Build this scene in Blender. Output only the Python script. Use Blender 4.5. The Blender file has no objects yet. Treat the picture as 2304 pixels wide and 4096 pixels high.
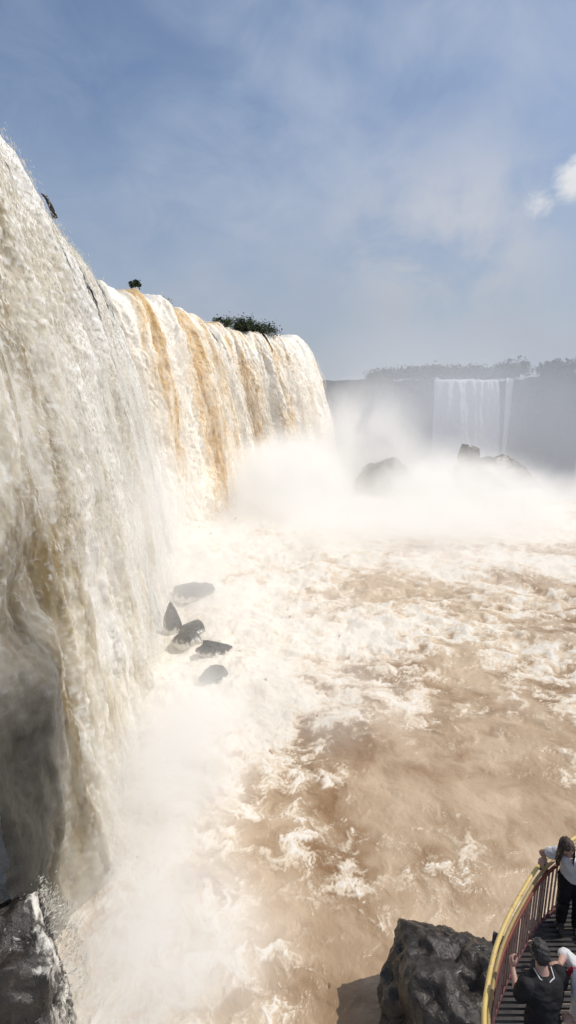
import bpy, bmesh, math, random
import numpy as np
from mathutils import Vector, Matrix

random.seed(7)
RNG = np.random.default_rng(11)
S = bpy.context.scene
COL = S.collection
R = math.radians

# ------------------------------------------------------------------ camera
PITCH, F = R(11.5), 500.0
CAMZ = 16.0
LIPZ = 32.0
FLOOR = CAMZ - 7.2
cam = bpy.data.cameras.new("camera")
cam.sensor_fit = 'VERTICAL'; cam.sensor_height = 36.0; cam.lens = 36.0 * F / 1024.0
cam.clip_start = 0.1; cam.clip_end = 5000
co = bpy.data.objects.new("camera", cam); COL.objects.link(co)
co.location = (0, 0, CAMZ); co.rotation_euler = (R(90) - PITCH, 0, 0)
S.camera = co

def ray(px, py):
    u, v = (px - 288) / F, (py - 512) / F
    return Vector((u, math.cos(PITCH) - v * math.sin(PITCH), -(math.sin(PITCH) + v * math.cos(PITCH))))
def at_z(px, py, z):
    d = ray(px, py); t = (z - CAMZ) / d.z
    return Vector((d.x * t, d.y * t, z))
def at_d(px, py, D):
    d = ray(px, py); t = D / d.y
    return Vector((d.x * t, D, CAMZ + d.z * t))

# ------------------------------------------------------------------ render / world
S.render.engine = 'CYCLES'
S.view_settings.view_transform = 'Standard'; S.view_settings.look = 'None'
S.view_settings.exposure = 0; S.view_settings.gamma = 1
cy = S.cycles
cy.use_denoising = True
try: cy.denoiser = 'OPENIMAGEDENOISE'
except Exception: pass
try: cy.denoising_prefilter = 'ACCURATE'
except Exception: pass
cy.max_bounces = 6; cy.diffuse_bounces = 3; cy.glossy_bounces = 2; cy.transmission_bounces = 2
cy.volume_bounces = 1; cy.transparent_max_bounces = 12
cy.volume_step_rate = 0.9; cy.volume_max_steps = 96
cy.sample_clamp_indirect = 6.0

SUN_DIR = Vector((0.57, 0.03, 0.80)).normalized()          # towards the sun
sun_el = math.asin(SUN_DIR.z); sun_az = math.atan2(SUN_DIR.x, SUN_DIR.y)   # clockwise from +Y
sl = bpy.data.lights.new("sun", 'SUN'); sl.energy = 3.3; sl.angle = R(0.5); sl.color = (1.0, 0.95, 0.86)
so = bpy.data.objects.new("sun", sl); COL.objects.link(so)
so.rotation_euler = (-SUN_DIR).to_track_quat('-Z', 'Y').to_euler()
so.location = (40, -40, 80)

class NT:
    """small helper to write node trees as expressions"""
    def __init__(s, tree): s.t = tree; s.t.nodes.clear()
    def n(s, typ, **kw):
        nd = s.t.nodes.new(typ)
        for k, v in kw.items(): setattr(nd, k, v)
        return nd
    def put(s, sock, v):
        if v is None: return
        if isinstance(v, bpy.types.NodeSocket): s.t.links.new(v, sock)
        else:
            if sock.type == 'RGBA' and len(v) == 3: v = (*v, 1)
            sock.default_value = v
    def m(s, op, a, b=None, c=None, clamp=False):
        nd = s.n('ShaderNodeMath', operation=op, use_clamp=clamp)
        for i, v in enumerate((a, b, c)): s.put(nd.inputs[i], v)
        return nd.outputs[0]
    def vm(s, op, a, b=None):
        nd = s.n('ShaderNodeVectorMath', operation=op)
        s.put(nd.inputs[0], a)
        if b is not None:
            if op == 'SCALE': s.put(nd.inputs['Scale'], b)
            else: s.put(nd.inputs[1], b)
        return nd.outputs['Value'] if op in ('LENGTH', 'DOT_PRODUCT', 'DISTANCE') else nd.outputs[0]
    def noise(s, vec, scale, detail=4, rough=0.55, dist=0.0, out=0):
        nd = s.n('ShaderNodeTexNoise')
        s.put(nd.inputs['Vector'], vec); s.put(nd.inputs['Scale'], scale); s.put(nd.inputs['Detail'], detail)
        s.put(nd.inputs['Roughness'], rough); s.put(nd.inputs['Distortion'], dist)
        return nd.outputs[out]
    def ss(s, x, a, b, lo=0.0, hi=1.0):
        nd = s.n('ShaderNodeMapRange', interpolation_type='SMOOTHSTEP')
        for i, v in enumerate((x, a, b, lo, hi)): s.put(nd.inputs[i], v)
        return nd.outputs[0]
    def mix(s, f, a, b, blend='MIX'):
        nd = s.n('ShaderNodeMix', data_type='RGBA', blend_type=blend)
        s.put(nd.inputs[0], f); s.put(nd.inputs[6], a); s.put(nd.inputs[7], b)
        return nd.outputs[2]
    def attr(s, name, out='Fac'):
        return s.n('ShaderNodeAttribute', attribute_name=name).outputs[out]
    def pos(s): return s.n('ShaderNodeNewGeometry').outputs['Position']
    def obj(s): return s.n('ShaderNodeTexCoord').outputs['Object']
    def bump(s, h, strength, dist, normal=None):
        nd = s.n('ShaderNodeBump'); s.put(nd.inputs['Height'], h); s.put(nd.inputs['Strength'], strength); s.put(nd.inputs['Distance'], dist)
        if normal is not None: s.put(nd.inputs['Normal'], normal)
        return nd.outputs[0]
    def scaled(s, v, sc):
        nd = s.n('ShaderNodeMapping'); s.put(nd.inputs['Vector'], v); nd.inputs['Scale'].default_value = sc
        return nd.outputs[0]

def mat(name, fn):
    m = bpy.data.materials.new(name); m.use_nodes = True
    t = NT(m.node_tree); out = t.n('ShaderNodeOutputMaterial')
    r = fn(t)
    if isinstance(r, tuple): t.t.links.new(r[0], out.inputs[r[1]])
    else: t.t.links.new(r, out.inputs['Surface'])
    return m
def principled(t, color, rough=0.6, normal=None, spec=0.5, metal=0.0, coat=None):
    b = t.n('ShaderNodeBsdfPrincipled')
    t.put(b.inputs['Base Color'], color); t.put(b.inputs['Roughness'], rough)
    t.put(b.inputs['Specular IOR Level'], spec); t.put(b.inputs['Metallic'], metal)
    if normal is not None: t.put(b.inputs['Normal'], normal)
    return b.outputs[0]

W = bpy.data.worlds.new("World"); S.world = W; W.use_nodes = True
t = NT(W.node_tree)
wo = t.n('ShaderNodeOutputWorld'); bg = t.n('ShaderNodeBackground')
sky = t.n('ShaderNodeTexSky', sky_type='NISHITA')
sky.sun_disc = False; sky.sun_elevation = sun_el; sky.sun_rotation = sun_az
sky.air_density = 1.0; sky.dust_density = 1.2; sky.ozone_density = 1.6; sky.altitude = 200
dirv = t.n('ShaderNodeTexCoord').outputs['Generated']
hs = t.n('ShaderNodeHueSaturation'); t.put(hs.inputs['Color'], sky.outputs[0]); hs.inputs['Saturation'].default_value = 1.0; hs.inputs['Value'].default_value = 1.25
base = hs.outputs[0]
# thin veil of high cloud, projected on a flat layer
sep = t.n('ShaderNodeSeparateXYZ'); t.put(sep.inputs[0], dirv)
dz = t.m('MAXIMUM', sep.outputs[2], 0.0)
den = t.m('ADD', dz, 0.28)
comb = t.n('ShaderNodeCombineXYZ')
t.put(comb.inputs[0], t.m('DIVIDE', sep.outputs[0], den)); t.put(comb.inputs[1], t.m('DIVIDE', sep.outputs[1], den))
pl = comb.outputs[0]
def dirn(px, py): return tuple(ray(px, py).normalized())
def blob(px, py, a0, a1):
    d = t.vm('DISTANCE', t.vm('NORMALIZE', dirv), dirn(px, py))
    return t.ss(d, a0, a1, 1.0, 0.0)
n1 = t.noise(t.scaled(pl, (1.0, 0.8, 1)), 1.15, 4.5, 0.52, 0.5)
n2 = t.noise(pl, 4.2, 7, 0.6, 0.6)
veil = t.ss(t.m('ADD', t.m('MULTIPLY', n1, 0.75), t.m('MULTIPLY', n2, 0.25)), 0.40, 0.64)
clear = t.m('MULTIPLY', blob(-20, 20, 0.05, 0.36), 0.8)                # clear blue corner
veil = t.m('MULTIPLY', t.m('ADD', t.m('MULTIPLY', veil, 0.78), 0.10), t.m('SUBTRACT', 1.0, clear))
left = t.m('MULTIPLY', blob(70, 120, 0.0, 0.62), 0.35)
veil = t.m('MAXIMUM', veil, t.m('MULTIPLY', left, t.ss(n2, 0.2, 0.8)))
c = t.mix(veil, base, (4.5, 5.25, 6.6))
# soft cloud bank at the right of the middle
nb = t.noise(dirv, 5.5, 6, 0.55, 0.3)
bank = t.m('MAXIMUM', t.m('MULTIPLY', blob(450, 268, 0.04, 0.27), 1.0), t.m('MULTIPLY', blob(388, 235, 0.02, 0.14), 0.8))
bank = t.m('MULTIPLY', bank, t.ss(nb, 0.32, 0.60), clamp=True)
c = t.mix(t.m('MULTIPLY', bank, 0.9), c, (6.7, 6.8, 7.3))
# one small bright cumulus
ncu = t.noise(dirv, 17, 7, 0.62, 0.4)
cu = t.m('MAXIMUM', blob(578, 183, 0.0, 0.085), t.m('MULTIPLY', blob(541, 204, 0.0, 0.055), 0.9))
cu = t.ss(t.m('ADD', t.m('MULTIPLY', t.m('SUBTRACT', ncu, 0.5), 3.2), t.m('SUBTRACT', t.m('MULTIPLY', cu, 1.9), 0.95)), -0.2, 1.1)
c = t.mix(t.m('MULTIPLY', cu, 0.95), c, (9.0, 9.0, 9.0))
# low haze
hz = t.ss(sep.outputs[2], -0.02, 0.52, 1.0, 0.0)
c = t.mix(t.m('MULTIPLY', hz, 0.9), c, (3.95, 4.3, 4.9))
t.put(bg.inputs['Color'], c); bg.inputs['Strength'].default_value = 0.1
t.t.links.new(bg.outputs[0], wo.inputs['Surface'])

# ------------------------------------------------------------------ numpy noise
PERM = RNG.permutation(256).astype(np.int64); PERM = np.concatenate([PERM, PERM, PERM])
G2 = np.stack([np.cos(np.linspace(0, 2 * np.pi, 64, endpoint=False)), np.sin(np.linspace(0, 2 * np.pi, 64, endpoint=False))], 1)
def pn2(x, y):
    xi = np.floor(x).astype(np.int64); yi = np.floor(y).astype(np.int64)
    xf = x - xi; yf = y - yi; xi &= 255; yi &= 255
    u = xf * xf * xf * (xf * (xf * 6 - 15) + 10); v = yf * yf * yf * (yf * (yf * 6 - 15) + 10)
    def g(ix, iy, dx, dy):
        h = PERM[PERM[ix] + iy] & 63
        return G2[h, 0] * dx + G2[h, 1] * dy
    a = g(xi, yi, xf, yf); b = g(xi + 1, yi, xf - 1, yf); c_ = g(xi, yi + 1, xf, yf - 1); d = g(xi + 1, yi + 1, xf - 1, yf - 1)
    return ((a + u * (b - a)) + v * ((c_ + u * (d - c_)) - (a + u * (b - a)))) * 1.5
def fbm2(x, y, o=4, g=0.5, l=2.03):
    r = np.zeros_like(x); a = 1.0
    for k in range(o):
        r += a * pn2(x + 17.3 * k, y - 9.1 * k); a *= g; x = x * l; y = y * l
    return r
def billow2(x, y, o=4, g=0.5, l=2.1):
    r = np.zeros_like(x); a = 1.0
    for k in range(o):
        r += a * np.abs(pn2(x + 31.7 * k, y + 11.9 * k)); a *= g; x = x * l; y = y * l
    return r
G3 = RNG.normal(size=(256, 3)); G3 /= np.linalg.norm(G3, axis=1)[:, None]
def pn3(p):
    i = np.floor(p).astype(np.int64); f = p - i; i &= 255
    w = f * f * f * (f * (f * 6 - 15) + 10)
    r = np.zeros(len(p))
    for dx in (0, 1):
        for dy in (0, 1):
            for dz_ in (0, 1):
                h = PERM[PERM[PERM[i[:, 0] + dx] + i[:, 1] + dy] + i[:, 2] + dz_]
                d = f - np.array([dx, dy, dz_])
                wt = (w[:, 0] if dx else 1 - w[:, 0]) * (w[:, 1] if dy else 1 - w[:, 1]) * (w[:, 2] if dz_ else 1 - w[:, 2])
                r += wt * (G3[h] * d).sum(1)
    return r * 1.5
def fbm3(p, o=4, g=0.5, ridged=False):
    r = np.zeros(len(p)); a = 1.0
    for k in range(o):
        n = pn3(p + 13.7 * k); r += a * (1 - 2 * np.abs(n) if ridged else n); a *= g; p = p * 2.07
    return r
def sst(x, a, b):
    q = np.clip((x - a) / (b - a), 0, 1); return q * q * (3 - 2 * q)

# ------------------------------------------------------------------ object helpers
def tag(o, label=None, cat=None, group=None, kind=None):
    if label: o['label'] = label
    if cat: o['category'] = cat
    if group: o['group'] = group
    if kind: o['kind'] = kind
    return o
def link(name, me, m=None, parent=None):
    o = bpy.data.objects.new(name, me); COL.objects.link(o)
    if m is not None and me is not None:
        me.materials.clear(); me.materials.append(m)
    if parent is not None: o.parent = parent
    return o
def empty(name, loc, rz=0.0, parent=None):
    o = bpy.data.objects.new(name, None); COL.objects.link(o); o.location = loc; o.rotation_euler = (0, 0, rz)
    o.empty_display_size = 0.2
    if parent is not None: o.parent = parent
    return o
def np_mesh(name, verts, faces, smooth=True, attrs=None):
    me = bpy.data.meshes.new(name)
    verts = np.asarray(verts, dtype=np.float32); faces = np.asarray(faces, dtype=np.int32)
    nv, nf, k = len(verts), len(faces), faces.shape[1]
    me.vertices.add(nv); me.vertices.foreach_set('co', verts.ravel())
    me.loops.add(nf * k); me.loops.foreach_set('vertex_index', faces.ravel())
    me.polygons.add(nf); me.polygons.foreach_set('loop_start', np.arange(0, nf * k, k, dtype=np.int32))
    me.polygons.foreach_set('use_smooth', np.full(nf, smooth, dtype=bool))
    me.update(calc_edges=True); me.validate()
    for an, av in (attrs or {}).items():
        a = me.attributes.new(an, 'FLOAT', 'POINT'); a.data.foreach_set('value', np.asarray(av, dtype=np.float32).ravel())
    return me
def grid_faces(nr, nc, keep=None):
    i = np.arange(nr * nc).reshape(nr, nc)
    q = np.stack([i[:-1, :-1], i[:-1, 1:], i[1:, 1:], i[1:, :-1]], -1)
    return q[keep] if keep is not None else q.reshape(-1, 4)
def bm_obj(name, bm, m, parent=None, smooth=True):
    me = bpy.data.meshes.new(name); bm.to_mesh(me); bm.free()
    if smooth:
        for p in me.polygons: p.use_smooth = True
    return link(name, me, m, parent)
def add_box(bm, c_, s_, rot=None):
    r = bmesh.ops.create_cube(bm, size=1.0)
    M = Matrix.Translation(c_) @ (rot.to_4x4() if rot is not None else Matrix()) @ Matrix.Diagonal((*s_, 1))
    bmesh.ops.transform(bm, matrix=M, verts=r['verts'])
    return r['verts']
def add_tube(bm, pts, rad, seg=8, cap=True):
    pts = [Vector(p) for p in pts]; rings = []
    rads = rad if isinstance(rad, (list, tuple)) else [rad] * len(pts)
    up = Vector((0, 0, 1))
    for i, p in enumerate(pts):
        d = (pts[min(i + 1, len(pts) - 1)] - pts[max(i - 1, 0)]).normalized()
        a = d.cross(up)
        if a.length < 1e-3: a = d.cross(Vector((1, 0, 0)))
        a.normalize(); b = d.cross(a)
        rings.append([bm.verts.new(p + (a * math.cos(q) + b * math.sin(q)) * rads[i]) for q in [2 * math.pi * k / seg for k in range(seg)]])
    for r0, r1 in zip(rings, rings[1:]):
        for k in range(seg): bm.faces.new((r0[k], r0[(k + 1) % seg], r1[(k + 1) % seg], r1[k]))
    if cap:
        bm.faces.new(rings[0][::-1]); bm.faces.new(rings[-1])
def catmull(pts, n):
    P = np.array(pts, float); P = np.vstack([2 * P[0] - P[1], P, 2 * P[-1] - P[-2]])
    out = []
    for i in range(1, len(P) - 2):
        tt = np.linspace(0, 1, n, endpoint=False)[:, None]
        a, b, c_, d = P[i - 1], P[i], P[i + 1], P[i + 2]
        out.append(0.5 * (2 * b + (c_ - a) * tt + (2 * a - 5 * b + 4 * c_ - d) * tt ** 2 + (3 * b - a - 3 * c_ + d) * tt ** 3))
    out.append(P[-2][None]); return np.vstack(out)
def resample(P, ds):
    L = np.concatenate([[0], np.cumsum(np.linalg.norm(np.diff(P, axis=0), axis=1))])
    n = max(2, int(L[-1] / ds) + 1); q = np.linspace(0, L[-1], n)
    return np.stack([np.interp(q, L, P[:, k]) for k in range(P.shape[1])], 1), q

# ------------------------------------------------------------------ materials
def rock_fn(dark, light, wet=0.25, bsc=1.6, ck=0.6, wash=None):
    def fn(t):
        p = t.pos()
        a = t.noise(p, 0.7, 6, 0.6, 0.4); b = t.noise(p, 4.5, 6, 0.65, 0.2); v = t.n('ShaderNodeTexVoronoi', feature='DISTANCE_TO_EDGE')
        t.put(v.inputs['Vector'], t.vm('ADD', p, t.vm('SCALE', t.noise(p, 1.2, 3, out=1), 0.9))); v.inputs['Scale'].default_value = bsc
        crack = t.ss(v.outputs[0], 0.0, 0.07)
        c = t.mix(t.ss(a, 0.35, 0.7), dark, light)
        c = t.mix(t.ss(b, 0.5, 0.75, 0, 0.5), c, tuple(x * 1.7 for x in light))
        c = t.mix(t.m('MULTIPLY', t.m('SUBTRACT', 1.0, crack), ck), c, tuple(x * 0.4 for x in dark))
        if wash:
            sp = t.n('ShaderNodeSeparateXYZ'); t.put(sp.inputs[0], p)
            wn = t.noise(t.scaled(p, (1, 1, 0.6)), 2.2, 7, 0.72, 0.5)
            low = t.ss(sp.outputs[2], wash[0], wash[1], 1.0, 0.0)
            k = t.m('MAXIMUM', low, t.attr('wash'))
            k = t.ss(t.m('ADD', t.m('MULTIPLY', k, 0.75), t.m('MULTIPLY', t.m('SUBTRACT', wn, 0.5), 1.5)), 0.42, 0.72)
            c = t.mix(k, c, (0.74, 0.70, 0.63))
        h = t.m('ADD', t.m('MULTIPLY', b, 0.7), t.m('MULTIPLY', crack, 0.3 * ck))
        r = t.ss(t.noise(p, 3.0, 4), 0.35, 0.65, wet, wet + 0.35)
        return principled(t, c, r, t.bump(h, 0.8, 0.12), 0.5)
    return fn
M_rock = mat('wet_basalt', rock_fn((0.017, 0.0135, 0.011), (0.042, 0.033, 0.026), 0.12, 0.8, 0.25, (-0.2, 0.5)))
M_rock2 = mat('wet_grey_rock', rock_fn((0.030, 0.030, 0.026), (0.085, 0.08, 0.07), 0.22, 1.6, 0.4, (0.0, 1.05)))
M_cliff = mat('cliff_rock', rock_fn((0.035, 0.032, 0.026), (0.10, 0.085, 0.06), 0.45, 0.35))
def far_cliff_fn(t):
    p = t.pos()
    a = t.noise(t.scaled(p, (1, 1, 0.35)), 0.09, 6, 0.6, 0.3)
    b = t.noise(p, 0.35, 6, 0.65)
    c = t.mix(t.ss(a, 0.4, 0.65), (0.03, 0.045, 0.025), (0.085, 0.075, 0.065))
    c = t.mix(t.ss(b, 0.45, 0.7, 0, 0.6), c, (0.03, 0.05, 0.022))
    return principled(t, c, 0.9, t.bump(b, 0.8, 2.0), 0.2)
M_far = mat('far_cliff_rock', far_cliff_fn)

def fall_fn(ochre, cream, white, grain, gw=0.55):
    def fn(t):
        f = t.attr('foam'); g = t.attr('grain')
        c = t.mix(t.ss(f, 0.0, 0.5), ochre, cream)
        c = t.mix(t.ss(f, 0.42, 0.9), c, white)
        c = t.mix(t.m('MULTIPLY', t.ss(g, 0.25, 1.0), gw), c, (0.9, 0.89, 0.86))
        c = t.mix(t.m('MULTIPLY', t.ss(g, 0.12, -0.3), grain), c, tuple(0.5 * x for x in cream))
        c = t.mix(t.attr('thin'), c, (0.030, 0.028, 0.023))  # near-black: recess shade and dark rock behind thin water, mixed into the colour
        n = t.noise(t.scaled(t.pos(), (1, 1, 0.4)), 4.0, 6, 0.7)
        b = t.n('ShaderNodeBsdfPrincipled'); t.put(b.inputs['Base Color'], c); b.inputs['Roughness'].default_value = 0.6
        b.inputs['Specular IOR Level'].default_value = 0.25
        b.inputs['Subsurface Weight'].default_value = 0.7; b.inputs['Subsurface Radius'].default_value = (1, 0.95, 0.88); b.inputs['Subsurface Scale'].default_value = 0.22
        t.put(b.inputs['Normal'], t.bump(n, 0.4, 0.2))
        return b.outputs[0]
    return fn
M_fall1 = mat('falling_water', fall_fn((0.27, 0.20, 0.095), (0.58, 0.52, 0.41), (0.76, 0.73, 0.68), 0.55, 0.7))
M_fall2 = mat('ochre_falling_water', fall_fn((0.62, 0.42, 0.20), (0.82, 0.69, 0.51), (0.90, 0.84, 0.75), 0.35, 0.4))
M_fall3 = mat('far_falling_water', fall_fn((0.6, 0.57, 0.52), (0.85, 0.82, 0.77), (0.93, 0.92, 0.89), 0.1))
def spray_fn(t):
    d = t.n('ShaderNodeBsdfDiffuse'); d.inputs['Color'].default_value = (0.80, 0.78, 0.72, 1)
    tr = t.n('ShaderNodeBsdfTranslucent'); tr.inputs['Color'].default_value = (0.86, 0.84, 0.79, 1)
    mx = t.n('ShaderNodeMixShader'); mx.inputs[0].default_value = 0.45
    t.t.links.new(d.outputs[0], mx.inputs[1]); t.t.links.new(tr.outputs[0], mx.inputs[2])
    return mx.outputs[0]
M_spray = mat('spray_drops', spray_fn)
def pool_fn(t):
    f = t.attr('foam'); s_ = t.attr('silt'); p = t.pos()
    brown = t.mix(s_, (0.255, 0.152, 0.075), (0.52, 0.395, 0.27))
    n = t.noise(p, 6.0, 6, 0.75, 0.2)
    ff = t.ss(t.m('ADD', f, t.m('MULTIPLY', t.m('SUBTRACT', n, 0.5), 0.5)), 0.05, 1.0)
    c = t.mix(t.ss(ff, 0.0, 0.55), brown, (0.66, 0.55, 0.42))
    c = t.mix(t.ss(ff, 0.45, 1.0), c, (0.74, 0.685, 0.60))
    rough = t.ss(ff, 0.0, 0.7, 0.3, 0.75)
    h = t.m('ADD', t.m('ADD', t.noise(p, 1.4, 5, 0.62, 0.4), t.m('MULTIPLY', t.noise(p, 6.0, 4, 0.6), 0.25)), t.m('MULTIPLY', ff, 0.25))
    return principled(t, c, rough, t.bump(h, 0.35, 0.3), 0.3)
M_pool = mat('brown_river_water', pool_fn)

# ------------------------------------------------------------------ waterfalls
def profile(H, k, back, ds):
    """points (out, z) of the fall's section: over the flat lip and down a parabola"""
    h = np.linspace(0, math.sqrt(H), 400) ** 2
    out = np.concatenate([np.linspace(-back, -0.1, 40), k * np.sqrt(h)])
    z = np.concatenate([0.25 * np.linspace(1, 0, 40), -h])
    P, q = resample(np.stack([out, z], 1), ds)
    return P, q - back
KEPT = {}
def veil_fn(col, a0, a1, amax, fs):
    def fn(t):
        sq = t.n('ShaderNodeCombineXYZ'); t.put(sq.inputs[0], t.attr('s')); t.put(sq.inputs[1], t.attr('q')); v = sq.outputs[0]
        n = t.noise(t.scaled(v, (0.9 * fs, 0.10 * fs, 1)), 1.0, 5, 0.62, 0.5); m_ = t.noise(t.scaled(v, (3.2 * fs, 0.9 * fs, 1)), 1.0, 6, 0.72, 0.6)
        al = t.ss(t.m('ADD', t.m('MULTIPLY', n, 0.62), t.m('MULTIPLY', m_, 0.38)), a0, a1)
        al = t.m('MULTIPLY', t.m('MULTIPLY', al, t.attr('fade')), amax)
        d = t.n('ShaderNodeBsdfDiffuse'); d.inputs['Color'].default_value = (*col, 1)
        tr = t.n('ShaderNodeBsdfTranslucent'); tr.inputs['Color'].default_value = (*col, 1)
        mx = t.n('ShaderNodeMixShader'); mx.inputs[0].default_value = 0.4
        t.t.links.new(d.outputs[0], mx.inputs[1]); t.t.links.new(tr.outputs[0], mx.inputs[2])
        tp = t.n('ShaderNodeBsdfTransparent'); m2 = t.n('ShaderNodeMixShader'); t.put(m2.inputs[0], al)
        t.t.links.new(tp.outputs[0], m2.inputs[1]); t.t.links.new(mx.outputs[0], m2.inputs[2])
        return m2.outputs[0]
    return fn
def veil(G, parent, m, off, step, seed, ok=None, thin=None, q0=4.5):
    X, Y, Z, N, s, q = G
    i = np.arange(0, len(q), step); j = np.arange(0, len(s), step)
    ker = np.ones(9) / 9
    A, B = np.meshgrid(s[j], q[i])
    o = off * sst(B, 0, 9) * (1 + 0.5 * fbm2(A * 0.3 + seed, B * 0.08, 3)) + 0.05
    x = X[np.ix_(i, j)] + N[j, 0][None] * o; y = Y[np.ix_(i, j)] + N[j, 1][None] * o; z = Z[np.ix_(i, j)]
    fade = sst(B, q0, q0 + 8)
    if thin is not None: fade = fade * (1 - 1.0 * np.minimum(1, 1.1 * thin)[np.ix_(i, j)])
    kp = None
    if ok is not None:
        k = ok[np.ix_(i, j)]; kp = k[:-1, :-1] & k[1:, 1:] & k[1:, :-1] & k[:-1, 1:]
    me = np_mesh('veil', np.stack([x, y, z], -1).reshape(-1, 3), grid_faces(*x.shape, kp), True, {'s': A + seed, 'q': B, 'fade': fade})
    return link('veil', me, m, parent)
def sheet(name, lip, H, k, ds, m, foam_fn, amp, label, parent=None, back=5.0, keep_fn=None, zl=LIPZ, seed=0.0, vs=2.4, cat='waterfall', lipwob=0.5, cols=1.9, thin_shade_fn=None, fine=0.26, mid=0.55, kend=None, g0=0.12):
    P, s = resample(catmull(lip, 40), ds)
    Tn = np.gradient(P, axis=0)
    w = max(3, int(6 / ds)); ker = np.hanning(w * 2 + 1); ker /= ker.sum()
    Tn = np.stack([np.convolve(np.pad(Tn[:, i], w, mode='edge'), ker, 'valid') for i in (0, 1)], 1)
    Tn /= np.linalg.norm(Tn, axis=1)[:, None]
    N = np.stack([Tn[:, 1], -Tn[:, 0]], 1)
    pr, q = profile(H, k, back, ds)
    dt_ = np.gradient(pr, axis=0); dt_ /= np.linalg.norm(dt_, axis=1)[:, None]
    pn = np.stack([-dt_[:, 1], dt_[:, 0]], 1)
    A, B = np.meshgrid(s + seed, q)                         # (rows, cols)
    kvar = (1 if kend is None else 1 + (kend - 1) * sst(A - seed, s[-1] - 24, s[-1] - 5)) + 0.10 * fbm2(A * 0.11, B * 0 + 3.3 + seed, 3)
    lz = lipwob * (fbm2(A * 0.12, B * 0 + 8.1 + seed, 3) + 0.35 * fbm2(A * 0.5, B * 0 + 1.1 + seed, 4))
    o = pr[:, 0][:, None] * np.where(pr[:, 0][:, None] > 0, kvar, 1); z = pr[:, 1][:, None] + lz
    warp = 0.9 * fbm2(A * 0.25, B * 0.16, 2)
    A2 = A + warp + 0.03 * B * fbm2(A * 0.08, B * 0.03 + 5, 1)
    fold = fbm2(A2 * 0.22, B * 0.018 + 2, 3, 0.55)
    bl = billow2(A2 * 0.75, B * 0.75 / vs, 5, 0.55)
    bl2 = billow2(A2 * 2.6 + 9, B * 2.6 / (vs * 0.8), 3, 0.6)
    grow = sst(B, 0.0, 8.0) * (1 - g0) + g0
    disp = amp * (cols * fold * (0.25 + 0.75 * sst(B, -1, 5)) + (mid * (bl - 0.55) + fine * (bl2 - 0.45)) * grow)
    o2 = o + disp * pn[:, 0][:, None]; z2 = z + disp * pn[:, 1][:, None]
    X = P[:, 0][None] + N[:, 0][None] * o2; Y = P[:, 1][None] + N[:, 1][None] * o2; Z = zl + z2
    foam, gr = foam_fn(A, B, A2, fold, bl, bl2, Y, Z)
    keep = None
    if keep_fn is not None:
        kp = keep_fn(A, B, X, Y, Z); keep = kp[:-1, :-1] & kp[1:, 1:] & kp[1:, :-1] & kp[:-1, 1:]
    V = np.stack([X, Y, Z], -1).reshape(-1, 3)
    me = np_mesh(name, V, grid_faces(*X.shape, keep), True, {'foam': foam, 'grain': gr, 'thin': np.zeros_like(foam) if thin_shade_fn is None else thin_shade_fn(A2, B, Y, Z)})
    ob = link(name, me, m, parent)
    if keep_fn is not None: ob['_k'] = 1; KEPT[ob.name] = kp; del ob['_k']
    return ob, (X, Y, Z, N, s, q)
def drops(name, c_, d_, n_len, n_w, parent, m):
    """a mass of small elongated splashes: centres c_, directions d_ (numpy)"""
    n = len(c_)
    r = RNG.normal(size=(n, 3)); a = np.cross(d_, r); a /= np.linalg.norm(a, axis=1)[:, None] + 1e-9
    b = np.cross(d_, a); b /= np.linalg.norm(b, axis=1)[:, None] + 1e-9
    L = n_len[:, None]; w_ = n_w[:, None]
    V = np.stack([c_ - d_ * L * 0.5, c_ + a * w_, c_ - a * w_ * 0.5 + b * w_ * 0.87, c_ - a * w_ * 0.5 - b * w_ * 0.87, c_ + d_ * L * 0.5], 1).reshape(-1, 3)
    i = np.arange(n)[:, None] * 5
    Fq = np.concatenate([np.concatenate([i + x for x in tr], 1) for tr in ((0, 2, 1), (0, 3, 2), (0, 1, 3), (4, 1, 2), (4, 2, 3), (4, 3, 1))], 0)
    o = link(name, np_mesh(name, V, Fq, False), m, parent); o['kind'] = 'stuff'
    return o
def spray_on(name, G, n, parent, q0, q1, lift, size, m=M_spray, ok=None):
    X, Y, Z, N, s, q = G
    rows = np.where((q > q0) & (q < q1))[0]
    i = RNG.choice(rows, n); j = RNG.integers(0, X.shape[1], n)
    if ok is not None:
        k_ = ok[i, j]; i = i[k_]; j = j[k_]; n = len(i)
    c_ = np.stack([X[i, j], Y[i, j], Z[i, j]], 1)
    up = np.clip(1 - np.maximum(q[i], 0) / 5.0, 0, 1)
    off = np.abs(RNG.normal(size=n)) * lift
    c_[:, 0] += N[j, 0] * off * (1 - 0.5 * up); c_[:, 1] += N[j, 1] * off * (1 - 0.5 * up); c_[:, 2] += off * (0.9 * up) + RNG.normal(size=n) * 0.1
    d_ = np.stack([N[j, 0] * 0.25, N[j, 1] * 0.25, -np.ones(n)], 1) + RNG.normal(size=(n, 3)) * 0.25
    d_ /= np.linalg.norm(d_, axis=1)[:, None]
    sz = size * np.exp(RNG.normal(size=n) * 0.45)
    return drops(name, c_, d_, sz * 3.4, sz * 0.30, parent, m)

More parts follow.
